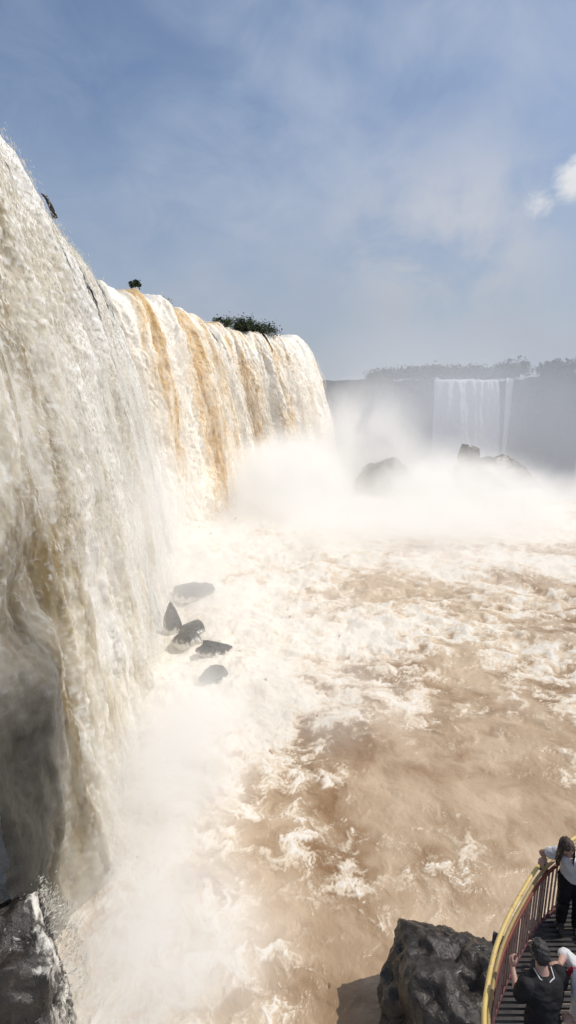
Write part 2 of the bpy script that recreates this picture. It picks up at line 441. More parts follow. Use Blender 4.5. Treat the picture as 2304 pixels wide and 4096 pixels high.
LIP1 = [(-25, 1), (-21, 5), (-17.2, 9.2), (-15.0, 12.4), (-14.3, 16.0), (-14.5, 20.2), (-15.5, 24), (-17.4, 30), (-18.8, 35), (-20.0, 42.1), (-22.2, 55.1), (-24.0, 64), (-25.6, 69.5), (-28, 73)]
def foam1(A, B, A2, fold, bl, bl2, Y, Z):
    big = fbm2(A * 0.16 + 4, B * 0.035, 3); mid = fbm2(A2 * 0.5, B * 0.16, 4, 0.6)
    f = 0.60 + 0.45 * big + 0.30 * mid + 0.25 * (bl - 0.5)
    near = sst(Y, 26, 17)                                    # thin ochre veil by the left edge
    f = f - 0.50 * near * (0.5 + 0.7 * fbm2(A * 0.7, B * 0.07 + 3, 3))
    f += 0.3 * sst(Y, 32, 62) * sst(B, 0, 8)
    veil = fbm2(A2 * 1.5 + 3, B * 0.13, 4, 0.6); fleck = fbm2(A2 * 7.5, B * 3.0, 3, 0.7) * (1 - 0.6 * sst(B, 10, 26))
    g = 0.32 + 0.38 * veil + 0.85 * fleck + 0.3 * (bl2 - 0.5)
    return np.clip(f, 0, 1), g
def keep1(A, B, X, Y, Z):
    return (Y > 10.5 + 0.8 * fbm2(A * 1.2, B * 0.1, 3)) & (Y < 69.5 + 1.5 * fbm2(B * 0.4, A * 0 + 7, 3) + np.minimum(0, -B) * 0.03)
def thin_shade1(A2, B, Y, Z):  # mask for the lower left hollow, its shade painted onto the curtain
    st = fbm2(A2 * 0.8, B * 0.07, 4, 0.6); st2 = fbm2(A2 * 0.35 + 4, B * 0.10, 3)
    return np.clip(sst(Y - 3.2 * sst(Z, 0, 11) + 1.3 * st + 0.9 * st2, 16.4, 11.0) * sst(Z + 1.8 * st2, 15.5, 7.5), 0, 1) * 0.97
fall1, G1 = sheet('waterfall', LIP1, 32.5, 1.42, 0.085, M_fall1, foam1, 0.62, '', keep_fn=keep1, seed=0.0, zl=30.7, thin_shade_fn=thin_shade1, fine=0.19, mid=0.46, vs=3.2, g0=0.22, cols=2.1)
tag(fall1, 'towering grey-white curtain of falling water nearest, filling the left edge', 'waterfall')
spray_on('spray', G1, 90000, fall1, 0.3, 22, 0.26, 0.036, ok=KEPT[fall1.name] & (G1[1] > 17.5))

LIP2 = [(-30, 62), (-26.5, 66.5), (-23.6, 71.0), (-20.1, 77.4), (-18.2, 86), (-16.4, 97.5), (-12.5, 104), (-8, 108.5), (-3.6, 112.3), (-1.5, 114.2), (-0.8, 116)]
def foam2(A, B, A2, fold, bl, bl2, Y, Z):
    st = fbm2(A2 * 0.20 + 2, B * 0.02, 3, 0.6); st2 = fbm2(A2 * 0.8, B * 0.11 + 3, 5, 0.65)
    f = 0.70 + 0.70 * st + 0.42 * st2 + 0.35 * (bl - 0.5)
    wob = 0.9 * fbm2(B * 0.12, A * 0.02 + 3, 2)
    f -= 0.40 * np.exp(-((A2 - 26.0 - wob + 0.02 * B) / 3.6) ** 2) * sst(B, -3, 1) + 0.27 * np.exp(-((A2 - 17.0 - wob) / 1.8) ** 2) + 0.34 * np.exp(-((A2 - 50 - wob) / 1.6) ** 2) * sst(B, 4, 9)
    f -= 0.30 * sst(Y, 24, 17) * sst(B, 6, 14) * 0
    f -= 0.34 * sst(B, 3.5, 0) * sst(A, 30, 46)
    f += 0.40 * sst(B, 22, 34) + 0.25 * np.exp(-((A - 21.0) / 1.6) ** 2)
    g = 0.30 + 0.45 * fbm2(A2 * 3.5, B * 1.2, 3, 0.7) + 0.4 * fbm2(A2 * 1.1, B * 0.1, 4) + 0.3 * (bl2 - 0.5)
    return np.clip(f, 0, 1), g
fall2, G2_ = sheet('waterfall', LIP2, 33, 1.55, 0.15, M_fall2, foam2, 0.72, '', seed=3.0, vs=3.4, cols=1.5, mid=0.75, fine=0.30, lipwob=1.7, kend=1.30, g0=0.45)
V1 = mat('water_veil', veil_fn((0.88, 0.86, 0.81), 0.45, 0.70, 0.8, 1.0)); V2 = mat('pale_water_veil', veil_fn((0.86, 0.80, 0.71), 0.46, 0.68, 0.8, 0.75))
TH1 = thin_shade1(np.meshgrid(G1[4], G1[5])[0], np.meshgrid(G1[4], G1[5])[1], G1[1], G1[2])
for off, sd in ((0.45, 10.0), (1.0, 50.0)): veil(G1, fall1, V1, off * 0.8, 4, sd, KEPT[fall1.name] & (G1[1] < 57), TH1, 9.0)
for off, sd in ((0.5, 20.0), (1.1, 70.0)): veil(G2_, fall2, V2, off, 3, sd)
tag(fall2, 'ochre and cream streaked waterfall in the middle, behind the nearest grey curtain', 'waterfall')
spray_on('spray', G2_, 16000, fall2, 0.3, 26, 0.25, 0.055)

LIP3 = [(-5.8, 110.9), (-4.0, 112.4), (-1.4, 114.9), (0.6, 119), (1.2, 122.5), (0.6, 127), (-2, 133), (-7, 139)]
def foam3(A, B, A2, fold, bl, bl2, Y, Z):
    st = fbm2(A2 * 0.45 + 2, B * 0.03, 3, 0.6)
    f = 0.85 + 0.5 * st + 0.3 * (bl - 0.5)
    g = 0.35 + 0.7 * fbm2(A2 * 2.2, B * 0.9, 3, 0.7)
    return np.clip(f, 0, 1), g
fall3, G3_ = sheet('waterfall', LIP3, 33, 2.0, 0.18, M_fall2, foam3, 0.6, '', seed=41.0, vs=3.4, cols=1.4, mid=0.7, fine=0.30, lipwob=1.0, g0=0.45)
veil(G3_, fall3, V2, 0.6, 3, 90.0)
tag(fall3, 'white waterfall curtain at the far right end, its edge curving down into the mist', 'waterfall')
spray_on('spray', G3_, 6000, fall3, 0.3, 26, 0.3, 0.06)

# rock wall behind the curtains and the river on top of it
def cliff_wall():
    line = [(-34, -8), (-28, 0), (-23, 6), (-19.5, 11), (-18.2, 17), (-18.2, 24), (-19.2, 35), (-21.5, 50), (-25.5, 68), (-24.5, 72), (-21.6, 78), (-18.6, 92), (-16, 100), (-9, 109), (-4, 114), (-1.0, 120), (-2, 128), (-10, 142)]
    P, s = resample(catmull(line, 30), 0.45)
    q = np.linspace(0, 36, 80)
    A, B = np.meshgrid(s, q)
    Tn = np.gradient(P, axis=0); Tn /= np.linalg.norm(Tn, axis=1)[:, None]
    N = np.stack([Tn[:, 1], -Tn[:, 0]], 1)
    slope = 0.16 * B + 0.9 * fbm2(A * 0.25, B * 0.2, 4, 0.55) + 0.5 * np.abs(fbm2(A * 0.9, B * 0.5, 3))
    lower = sst(P[:, 1], 24, 12)[None] * sst(B, 18, 28) * 0.6
    o = slope + lower * 1.0 - 0.6
    X = P[:, 0][None] + N[:, 0][None] * o; Y = P[:, 1][None] + N[:, 1][None] * o
    Z = LIPZ - 0.7 - B + 0.3 * fbm2(A * 0.3, B * 0.3 + 9, 2)
    V = np.stack([X, Y, Z], -1).reshape(-1, 3)
    return link('cliff', np_mesh('cliff', V, grid_faces(*X.shape)), M_cliff)
tag(cliff_wall(), 'dark wet rock wall behind the falling water', 'cliff', kind='structure')
def river_fn(t):
    p = t.pos(); n = t.noise(p, 0.8, 5, 0.6, 0.5)
    c = t.mix(t.ss(n, 0.45, 0.7), (0.36, 0.22, 0.11), (0.75, 0.68, 0.55))
    return principled(t, c, 0.3, t.bump(n, 0.4, 0.3))
M_river = mat('upper_river_water', river_fn)
bm = bmesh.new()
rl = [(-18, 8)] + [(x - 3.5, y + 0.5) for x, y in LIP1[1:8]] + [(-32, 70)] + [(x - 4, y + 1.5) for x, y in LIP2[2:]] + [(-4.5, 120), (-5, 130), (-11, 141)]
inner = [bm.verts.new((x, y, LIPZ + 0.02)) for x, y in rl]
outer = [bm.verts.new((-220 - 0.3 * i, -10 + (y + 10) * 2.1, LIPZ + 0.6)) for i, (x, y) in enumerate(rl)]
for i in range(len(rl) - 1): bm.faces.new((inner[i], inner[i + 1], outer[i + 1], outer[i]))
tag(bm_obj('river', bm, M_river), kind='structure')

# ------------------------------------------------------------------ pool
BASE = np.array([(-7.0, 12), (-8.2, 20), (-9.5, 30), (-10.8, 42), (-13.5, 55), (-15.5, 66), (-12.5, 76), (-9, 88), (-6, 98), (1, 104), (9, 111), (12, 120)], float)
BASEP, _ = resample(catmull(BASE, 20), 1.0)
ROCK_A = Vector((4.7, 10.1, 0.0))
def pool():
    nth, nr = 860, 760
    th = np.linspace(R(-62), R(62), nth)
    # radial steps follow the vertical pixel scale
    ang = np.linspace(math.atan(CAMZ / 6.5), math.atan(CAMZ / 150.0), nr)
    r = CAMZ / np.tan(ang)
    TH, RR = np.meshgrid(th, r)
    X = RR * np.sin(TH); Y = RR * np.cos(TH)
    db = np.full(X.shape, 1e9)
    for bx, by in BASEP: db = np.minimum(db, (X - bx) ** 2 + (Y - by) ** 2)
    db = np.sqrt(db)
    side = sst(X, -30, -8)
    # swirl the foam pattern along a turbulent flow
    def psi(x, y): return 2.2 * fbm2(x * 0.13 + 3, y * 0.13, 2) + 0.55 * fbm2(x * 0.5, y * 0.5 + 7, 2) + 0.13 * pn2(x * 1.7 + 2, y * 1.7)
    px, py = X.copy(), Y.copy(); e = 0.05
    for _ in range(5):
        p0 = psi(px, py); gx = (psi(px + e, py) - p0) / e; gy = (psi(px, py + e) - p0) / e
        px = px - 0.14 * (gy + 0.35); py = py + 0.14 * (gx - 0.10)
    def ridge(x, y, o, g):
        r = np.zeros_like(x); am = 1.0; tot = 0
        for k in range(o):
            r += am * (1 - np.abs(pn2(x + 19.1 * k, y - 7.7 * k))) ** 3.2; tot += am; am *= g; x = x * 2.03; y = y * 2.03
        return r / tot
    l1 = ridge(px * 0.42, py * 0.42, 6, 0.68)
    l2 = ridge(px * 1.25 + 31, py * 1.25 + 3, 5, 0.72)
    patch = fbm2(px * 0.13 + 1.3, py * 0.13, 4, 0.55); patch2 = fbm2(X * 0.055 + 7, Y * 0.05 + 2, 3)
    dist_f = sst(Y, 20, 70)
    fallf = np.exp(-(np.maximum(db - 2.5 - 1.5 * sst(Y, 13, 36), 0) / (3.6 + 5.0 * sst(Y, 13, 36))) ** 1.2)
    ra = np.hypot(X - ROCK_A.x + 0.3, Y - ROCK_A.y)
    calm = sst(X, 0.5, 5) * sst(Y, 22, 10)
    dens = 0.34 + 0.62 * patch + 0.45 * patch2 + 0.25 * sst(Y, 17, 26) + 0.42 * dist_f + 1.0 * fallf - 0.16 * calm - 0.35 * sst(ra, 5.0, 3.2)
    dens = np.clip(dens, -0.5, 1.6)
    fx = X + 0.35 * (px - X) + 0.25 * fbm2(X * 1.3, Y * 1.3 + 5, 3); fy = Y + 0.35 * (py - Y) + 0.25 * fbm2(X * 1.3 + 9, Y * 1.3, 3)
    fine = fbm2(fx * 0.55 + 3, fy * 0.8, 7, 0.74)
    l3 = ridge(fx * 2.6 + 11, fy * 2.6 + 5, 4, 0.75)
    soft = sst(dens + 0.50 * fine, -0.05, 1.55)
    th_ = 0.60 - 0.17 * dens - 0.07 * fine
    lace = sst(0.40 * l1 + 0.34 * l2 + 0.26 * l3, th_, th_ + 0.26)
    foam = np.clip(0.80 * soft + lace * (0.30 + 0.35 * sst(dens, -0.3, 0.6) + 0.25 * sst(Y, 26, 14)) * sst(dens + 0.3 * fine, -0.5, 0.3), 0, 1)
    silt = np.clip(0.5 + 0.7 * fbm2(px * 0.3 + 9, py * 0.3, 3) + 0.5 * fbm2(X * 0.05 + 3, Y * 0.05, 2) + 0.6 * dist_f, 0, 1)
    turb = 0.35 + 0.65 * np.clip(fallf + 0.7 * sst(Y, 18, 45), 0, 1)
    turb = turb * (1 - 0.55 * sst(Y, 24, 15))
    Z = turb * (0.60 * fbm2(X * 0.16, Y * 0.2, 3) + 0.05 * fine + 0.26 * fbm2(X * 0.6 + 0.3 * (px - X), Y * 0.7, 4, 0.5)) + 0.05 * foam
    # the pool spills over a brim into the canyon
    edge = 92 + 5 * fbm2(X * 0.06, Y * 0 + 4, 3) - 0.10 * np.maximum(X - 20, 0)
    over = np.maximum(Y - edge, 0)
    Z = Z - np.where(X > 16, 1, sst(X, 10, 16)) * (0.9 * over ** 1.25)
    V = np.stack([X, Y, Z], -1).reshape(-1, 3)
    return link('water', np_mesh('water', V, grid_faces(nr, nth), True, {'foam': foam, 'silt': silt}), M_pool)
tag(pool(), kind='structure')
# canyon water far below
bm = bmesh.new()
vs_ = [bm.verts.new(p) for p in ((-150, 100, -62), (400, 100, -62), (400, 420, -62), (-150, 420, -62))]; bm.faces.new(vs_)
tag(bm_obj('canyon_water', bm, M_river), kind='structure')

# ------------------------------------------------------------------ rocks
def rock(name, loc, size, seed, m, label, cat='rock', rot=0.0, amp=0.32, sub=5, group=None, sharp=0.5, flat=0.0, freq=1.0, pits=0.45):
    bm = bmesh.new(); bmesh.ops.create_icosphere(bm, subdivisions=sub, radius=1.0)
    V = np.array([v.co[:] for v in bm.verts]); D = V.copy()
    base_ = fbm3(V * 1.1 * freq + seed * 7.7, 3, 0.5)
    cells = fbm3(V * 2.3 * freq + seed * 3.1, 4, 0.55, True)
    fac = 1 + amp * base_ + amp * pits * (cells - 0.6)
    # planar cuts give broken faces
    rr = np.random.default_rng(int(seed * 100) + 5)
    P = V * fac[:, None]
    for _ in range(int(16 * sharp)):
        n = rr.normal(size=3); n /= np.linalg.norm(n); d = rr.uniform(0.55, 0.95)
        k = P @ n - d; P -= np.where(k > 0, k * 0.82, 0)[:, None] * n
    P += D * (0.035 * fbm3(V * 7 * freq + seed, 3, 0.6, True))[:, None]
    P *= np.array(size)
    for v, p in zip(bm.verts, P): v.co = p
    o = bm_obj(name, bm, m, None, smooth=True); o.location = loc; o.rotation_euler = (0, 0, rot)
    for pl_ in o.data.polygons: pl_.use_smooth = True
    tag(o, label, cat, group); return o
rock('boulder', (4.75, 10.1, 0.2), (2.5, 2.4, 2.8), 2.3, M_rock, 'big dark wet boulder in the brown water beside the curved walkway', rot=0.5, amp=0.32, sub=6, sharp=1.5, freq=0.9, pits=0.18)
# rocks under the second fall
midr = [((187, 588), 17, 6, 1.1, 'flat grey rock slab highest in the row, at the foot of the falls', 0.2),
        ((165, 618), 8, 16, 2.2, 'upright dark rock half inside the mist of the near curtain', 0.1),
        ((187, 624), 10, 7, 3.3, 'rounded grey-green rock in white water, right of the upright rock', 0.4),
        ((180, 634), 11, 7, 4.4, 'low dark rock with foam around it, below the rounded grey-green one', 0.0),
        ((208, 645), 12, 8, 5.5, 'broken grey rock with foam streaks, rightmost above the lowest one', 0.5),
        ((208, 671), 12, 9, 6.6, 'pale grey rock, lowest and most foam-covered of the row', 0.8)]
for (px, py), hw, hh, sd, lab, rz in midr:
    p = at_z(px, py + hh * 0.5, 0.5); dep = (p - Vector((0, 0, CAMZ))).length
    k = dep / F
    rock('rock', (p.x + 0.45, p.y + 0.2, 0.3), (hw * k * 1.45, hw * k * 1.1, hh * k * 1.25), sd, M_rock2, lab, rot=rz, sub=5, sharp=1.3, amp=0.42, group='rocks at the foot of the falls', freq=1.2)
# foam covered rock in the lower left corner
fb = rock('boulder', (-8.2, 9.9, 0.8), (3.2, 2.8, 2.9), 9.1, M_rock, 'dark angular boulder with white foam running over it, bottom left corner', rot=0.3, sub=6, amp=0.3, sharp=1.0)
# hazy rocks at the pool brim
def brim(px, py, D, hw, hd, seed, m, label, **kw):
    p = at_d(px, py, D); zb = -7.0; p.z -= 3.0                       # py: the top of the rock
    return rock('rock', (p.x, p.y, (p.z + zb) / 2), (hw, hd, (p.z - zb) / 2 * 1.12), seed, m, label, sub=5, group='rocks in the mist at the brim', **kw)
brim(386, 449, 97, 6.0, 5.0, 12.4, M_rock2, 'broad rounded rock dimly seen in mist right of the falls', rot=0.1, sharp=0.1, amp=0.14)
brim(497, 447, 104, 9.0, 5.0, 15.9, M_rock, 'long dark ridge of rock in the mist, right of the pointed rock', rot=-0.1, sharp=0.2, amp=0.16)
p = at_d(468, 445, 101)
rock('rock', (p.x, p.y, p.z - 2.3), (2.3, 2.2, 3.2), 21.2, M_rock, 'pointed dark rock standing up in the mist below the distant waterfall', sub=5, group='rocks in the mist at the brim', amp=0.22, sharp=1.2)
# dark stump and stones on the lip
bm = bmesh.new()
p = at_d(42, 201, 42.3) + Vector((0.35, 0, -0.05)); add_tube(bm, [p + Vector((0.35, 0.5, -1.0)), p + Vector((0.18, 0.2, -0.2)), p + Vector((-0.05, 0, 0.35)), p + Vector((-0.4, 0, 0.55))], [0.22, 0.17, 0.13, 0.05], 7)
tag(bm_obj('tree_stump', bm, M_rock), 'dark broken stump sticking out of the near fall\'s lip', 'stump')
rock('rock', at_d(294, 341, 119), (1.5, 1.0, 0.55), 18.8, M_rock, 'small dark rock on the lip above the far right curtain', sub=3)
rock('rock', at_d(213, 329, 104), (1.6, 1.0, 0.6), 19.4, M_rock, 'low brown ledge on the lip left of the clump of bushes', sub=3)

# white water running over the far side and right flank of the lower left boulder
c_ = np.array([v.co[:] for v in fb.data.vertices]); bg_ = fbm3(c_ * 0.8 + 9, 3)
wa = sst(c_[:, 1] + 0.45 * c_[:, 0] + 0.9 * bg_, 0.9, 2.8) + 0.7 * sst(c_[:, 0] + 0.6 * bg_, 1.3, 2.4)
at_ = fb.data.attributes.new('wash', 'FLOAT', 'POINT'); at_.data.foreach_set('value', np.clip(wa, 0, 1).astype(np.float32))
n = 5000
a_ = RNG.uniform(-0.4, 2.6, n); rr_ = RNG.uniform(0.55, 1.0, n)
c_ = np.stack([-8.2 + 3.0 * rr_ * np.cos(a_), 9.9 + 2.5 * rr_ * np.sin(a_), 0.8 + 2.7 * np.sqrt(np.clip(1 - rr_ ** 2, 0, 1)) + np.abs(RNG.normal(size=n)) * 0.45], 1)
d_ = np.stack([np.cos(a_), np.sin(a_), RNG.uniform(0.2, 1.6, n)], 1) + RNG.normal(size=(n, 3)) * 0.4; d_ /= np.linalg.norm(d_, axis=1)[:, None]
sz = 0.022 * np.exp(RNG.normal(size=n) * 0.5)
sp_ = drops('spray', c_ - np.array([-8.2, 9.9, 0.8]), d_, sz * 3, sz * 0.4, fb, M_spray); sp_.rotation_euler = (0, 0, -0.3)
# ------------------------------------------------------------------ vegetation
def leaf_fn(a, b):
    def fn(t):
        n = t.noise(t.pos(), 0.9, 3)
        c = t.mix(t.ss(n, 0.35, 0.65), a, b)
        d = principled(t, c, 0.6, None, 0.3)
        return d
    return fn
M_leaf = mat('dark_foliage', leaf_fn((0.022, 0.035, 0.016), (0.06, 0.08, 0.035)))
M_bark = mat('bark', lambda t: principled(t, t.mix(t.ss(t.noise(t.pos(), 3, 4), 0.4, 0.6), (0.05, 0.04, 0.03), (0.11, 0.09, 0.07)), 0.9))
def leaf_mass(bm_pts, size):
    """numpy array of clump centres -> many small leaf quads"""
    n = len(bm_pts)
    a = RNG.normal(size=(n, 3)); a /= np.linalg.norm(a, axis=1)[:, None]
    b = np.cross(a, RNG.normal(size=(n, 3))); b /= np.linalg.norm(b, axis=1)[:, None]
    s_ = size * np.exp(RNG.normal(size=n) * 0.3)[:, None]
    V = np.stack([bm_pts - a * s_ - b * s_ * 0.6, bm_pts + a * s_ - b * s_ * 0.5, bm_pts + a * s_ * 0.9 + b * s_ * 0.6, bm_pts - a * s_ * 0.8 + b * s_ * 0.5], 1).reshape(-1, 3)
    return V, np.arange(n * 4).reshape(n, 4)
def tree(name, loc, h, w, nclump, nleaf, lsize, label, cat='tree', group=None, trunk=0.3, flat=0.75, lean=0.0, clump=0.26):
    root = empty(name, loc); tag(root, label, cat, group)
    bm = bmesh.new(); tips = []
    add_tube(bm, [(0, 0, -1.0), (0.03 * h, 0, trunk * h * 0.5), (lean * h * 0.5, 0.0, trunk * h * 1.3)], [0.055 * h, 0.042 * h, 0.025 * h], 7)
    pts = []
    for k in range(nclump):
        a = random.uniform(0, 6.28); rr = w * 0.5 * math.sqrt(random.random()) * 0.95
        zz = h * (trunk + (1 - trunk) * (0.25 + 0.62 * random.random() * (1 - 0.55 * (2 * rr / w) ** 2)))
        c_ = Vector((rr * math.cos(a) + lean * h, rr * math.sin(a), zz))
        add_tube(bm, [(lean * h * 0.4, 0, trunk * h), (c_.x * 0.6, c_.y * 0.6, (trunk * h + zz) * 0.52), tuple(c_)], [0.02 * h, 0.013 * h, 0.005 * h], 5)
        q = RNG.normal(size=(nleaf, 3)) * np.array([1, 1, flat]) * clump * w * random.uniform(0.55, 1.1) * 0.5
        pts.append(q + np.array(c_))
    bm_obj('trunk', bm, M_bark, root)
    V, Fq = leaf_mass(np.vstack(pts), lsize)
    link('crown', np_mesh('crown', V, Fq, False), M_leaf, root)
    return root
def lipbush(px, py, D, hpx, wpx, label, group=None, cat='bush', **kw):
    p = at_d(px, py, D); k = D / F * 1.0
    return tree('bush', p, hpx * k * 0.88, wpx * k * 0.9, kw.get('nc', 10), kw.get('nl', 130), kw.get('ls', 0.10), label, cat, group, trunk=kw.get('trunk', 0.2), lean=kw.get('lean', 0.0), clump=kw.get('clump', 0.34))
lipbush(135, 289, 79, 9.0, 10, 'small dark bush alone on the lip of the ochre fall, leftmost of the bushes', lean=0.1, nc=8)
lipbush(163, 305, 90, 6, 13, 'thin low twiggy shrub on the lip between the lone bush and the clump', nc=9, nl=45, ls=0.09)
lipbush(224, 333, 107, 17, 20, 'airy grey-green bush at the left end of the clump on the lip', 'clump of bushes on the lip', nc=15, nl=110, ls=0.12, trunk=0.3)
lipbush(243, 334, 109, 15, 22, 'dense dark bush in the middle of the clump on the lip', 'clump of bushes on the lip', nc=20, nl=160, ls=0.13, trunk=0.1)
lipbush(264, 336, 111, 12, 24, 'low wide dark bush at the right end of the clump on the lip', 'clump of bushes on the lip', nc=18, nl=150, ls=0.13, trunk=0.1)

# ------------------------------------------------------------------ the far side of the canyon
def far_cliff():
    line = [(-120, 330), (-40, 300), (20, 285), (62, 276), (84, 275), (104, 281), (122, 279), (138, 268), (160, 258), (220, 240), (320, 225)]
    P, s = resample(catmull(line, 30), 1.2)
    q = np.linspace(0, 98, 110); A, B = np.meshgrid(s, q)
    Tn = np.gradient(P, axis=0); Tn /= np.linalg.norm(Tn, axis=1)[:, None]; N = np.stack([Tn[:, 1], -Tn[:, 0]], 1)
    o = 0.10 * B + 5.0 * fbm2(A * 0.035, B * 0.02, 4, 0.55) + 2.6 * np.abs(fbm2(A * 0.16, B * 0.07, 5, 0.6))
    X = P[:, 0][None] + N[:, 0][None] * o; Y = P[:, 1][None] + N[:, 1][None] * o
    top = LIPZ + 0.8 * fbm2(A * 0.04, A * 0 + 2.0, 4) + 0.8 * fbm2(A * 0.2, A * 0 + 5.0, 3) + 2.6 * sst(P[:, 0], 124, 134)[None] - 1.0 * sst(P[:, 0], 78, 86)[None] * sst(P[:, 0], 124, 116)[None]
    Z = top - B
    V = np.stack([X, Y, Z], -1).reshape(-1, 3)
    link_ = link('far_cliff', np_mesh('far_cliff', V, grid_faces(*X.shape)), M_far)
    # the plateau behind it
    Xb = P[:, 0][None] - N[:, 0][None] * np.array([0, 6, 30, 400])[:, None]; Yb = P[:, 1][None] - N[:, 1][None] * np.array([0, 6, 30, 400])[:, None]
    zb = np.broadcast_to(top[0][None], Xb.shape) + np.array([0, 0.3, 0.8, 2.0])[:, None]
    Xb = Xb.copy(); Xb[0] = X[0]; Yb = Yb.copy(); Yb[0] = Y[0]
    pl_ = link('terrain', np_mesh('terrain', np.stack([Xb, Yb, zb], -1).reshape(-1, 3), grid_faces(*Xb.shape)), M_far)
    tag(pl_, kind='structure')
    return link_
tag(far_cliff(), 'hazy grey cliff across the canyon', 'cliff', kind='structure')
def foamF(A, B, A2, fold, bl, bl2, Y, Z):
    return np.clip(0.8 + 0.5 * fbm2(A * 0.3, B * 0.03, 3), 0, 1), 0.4 + 0.4 * fbm2(A * 1.0, B * 0.3, 3)
ff1, _ = sheet('waterfall', [(76, 268), (86, 266.5), (98, 269), (110, 270.5)], 75, 0.95, 0.5, M_fall3, foamF, 1.0, '', seed=77, vs=3, zl=LIPZ - 0.4, back=12)
tag(ff1, 'broad pale waterfall far off across the canyon, veiled by haze', 'waterfall')
ff2, _ = sheet('waterfall', [(115.4, 273.2), (117, 273), (118.8, 271.5)], 75, 0.8, 0.4, M_fall3, foamF, 0.5, '', seed=91, vs=3, zl=LIPZ + 0.6, back=12)
tag(ff2, 'thin white thread of a waterfall far off, right of the broad pale one', 'waterfall')
ff3, _ = sheet('waterfall', [(147.5, 258), (149.5, 257.3), (151, 256.5)], 60, 0.8, 0.4, M_fall3, foamF, 0.5, '', seed=95, vs=3, zl=LIPZ - 1, back=10)
tag(ff3, 'faint narrow waterfall far off at the right edge', 'waterfall')
FT = [(398, 10, 14, 'far tree with a flat low crown, leftmost on the far rim'), (413, 11, 18, 'far bushy tree, second from the left on the far rim'), (423, 9, 14, 'low far tree beside the bushy second one on the rim'),
      (434, 14, 16, 'taller far tree left of the broad distant waterfall'), (443, 7, 12, 'small far tree at the left lip of the distant waterfall'), (455, 11, 18, 'far tree behind the left lip of the broad distant waterfall'), (469, 11, 20, 'wide far tree behind the middle of the distant waterfall'),
      (484, 10, 20, 'low wide far tree behind the right half of the distant waterfall'), (497, 12, 18, 'far tree left of the tallest one on the rim'), (512, 17, 24, 'tallest far tree on the rim, above the thin white waterfall'),
      (505, 14, 14, 'narrow far tree leaning against the tallest one'), (566, 9, 22, 'far tree on the rim at the right edge'), (548, 5, 22, 'very low far tree near the right edge of the rim'), (378, 4, 20, 'faint low far tree nearest the falls on the far rim')]
for px, hp, wp, lab in FT:
    D = 284 if px < 530 else 262
    p = at_d(px, 382.5, D); k = D / F
    tree('tree', (p.x, p.y, LIPZ + (2.2 if px > 525 else 0)), (hp + 2) * k, wp * k, 14, 60, 0.62, lab, 'tree', 'trees along the far rim', trunk=0.15, clump=0.42)

# PEOPLE-BEGIN
# ------------------------------------------------------------------ walkway
RAILZ = FLOOR + 1.1
rail_px = [(484.8, 1024), (487.4, 994.6), (491.7, 968.5), (498.7, 941.5), (510, 915.4), (519.6, 898), (531.7, 877), (541.3, 864), (556, 851), (576, 838)]
rp = [at_z(x, y, RAILZ) for x, y in rail_px]
d0 = (rp[0] - rp[2]).normalized(); d0.x *= 0.6
rpl = [rp[0] + d0 * 2.4 + Vector((0.18, 0, 0)), rp[0] + d0 * 1.1 + Vector((0.03, 0, 0))] + rp + [Vector((4.75, 6.42, RAILZ)), Vector((5.5, 6.62, RAILZ)), Vector((6.6, 6.72, RAILZ)), Vector((8.2, 6.7, RAILZ))]
RP = catmull([(p.x, p.y) for p in rpl], 12)
w5 = np.hanning(21); w5 /= w5.sum()
RP = np.stack([np.convolve(np.pad(RP[:, i], 10, mode='reflect', reflect_type='odd'), w5, 'valid') for i in (0, 1)], 1)
RS, rs_ = resample(RP, 0.02)
def at_s(s, off=0.0):
    i = min(len(RS) - 2, max(1, int(s / 0.02))); p = RS[i]; tg = RS[i + 1] - RS[i - 1]; tg = tg / np.linalg.norm(tg)
    return np.array([p[0] + tg[1] * off, p[1] - tg[0] * off]), math.atan2(tg[1], tg[0])
def paint_fn(c1, c2, rust, rough=0.45, spec=0.4):
    def fn(t):
        p = t.pos(); n = t.noise(p, 9, 6, 0.65); n2 = t.noise(p, 40, 3, 0.6)
        c = t.mix(t.ss(n, 0.35, 0.7), c1, c2)
        c = t.mix(t.ss(t.m('ADD', n, t.m('MULTIPLY', n2, 0.3)), 0.72, 0.85), c, rust)
        return principled(t, c, rough, t.bump(n2, 0.15, 0.004), spec)
    return fn
M_yel = mat('yellow_paint', paint_fn((0.56, 0.40, 0.12), (0.64, 0.48, 0.20), (0.30, 0.15, 0.05)))
M_yel_shade = mat('shaded_yellow_paint', paint_fn((0.30, 0.21, 0.08), (0.36, 0.27, 0.13), (0.16, 0.09, 0.05)))  # yellow toned down to olive, the shade under the handrail painted in
M_dred = mat('dark_red_paint', paint_fn((0.12, 0.03, 0.035), (0.09, 0.028, 0.03), (0.05, 0.025, 0.02), 0.6))
M_red = mat('rusty_red_paint', paint_fn((0.19, 0.042, 0.027), (0.14, 0.038, 0.026), (0.10, 0.05, 0.035), 0.55))
M_bal = mat('baluster_metal', paint_fn((0.36, 0.26, 0.23), (0.30, 0.17, 0.14), (0.16, 0.07, 0.05), 0.5))
M_slat = mat('dark_grating', paint_fn((0.03, 0.027, 0.027), (0.06, 0.053, 0.05), (0.03, 0.022, 0.02), 0.5, 0.35))
M_steel = mat('dark_steel', paint_fn((0.03, 0.026, 0.026), (0.05, 0.04, 0.04), (0.06, 0.03, 0.02), 0.6))
rail = empty('railing', (RS[0][0], RS[0][1], FLOOR)); tag(rail, 'curved walkway railing with yellow handrail and thin rusty red bars', 'railing')
ro = Vector(rail.location)
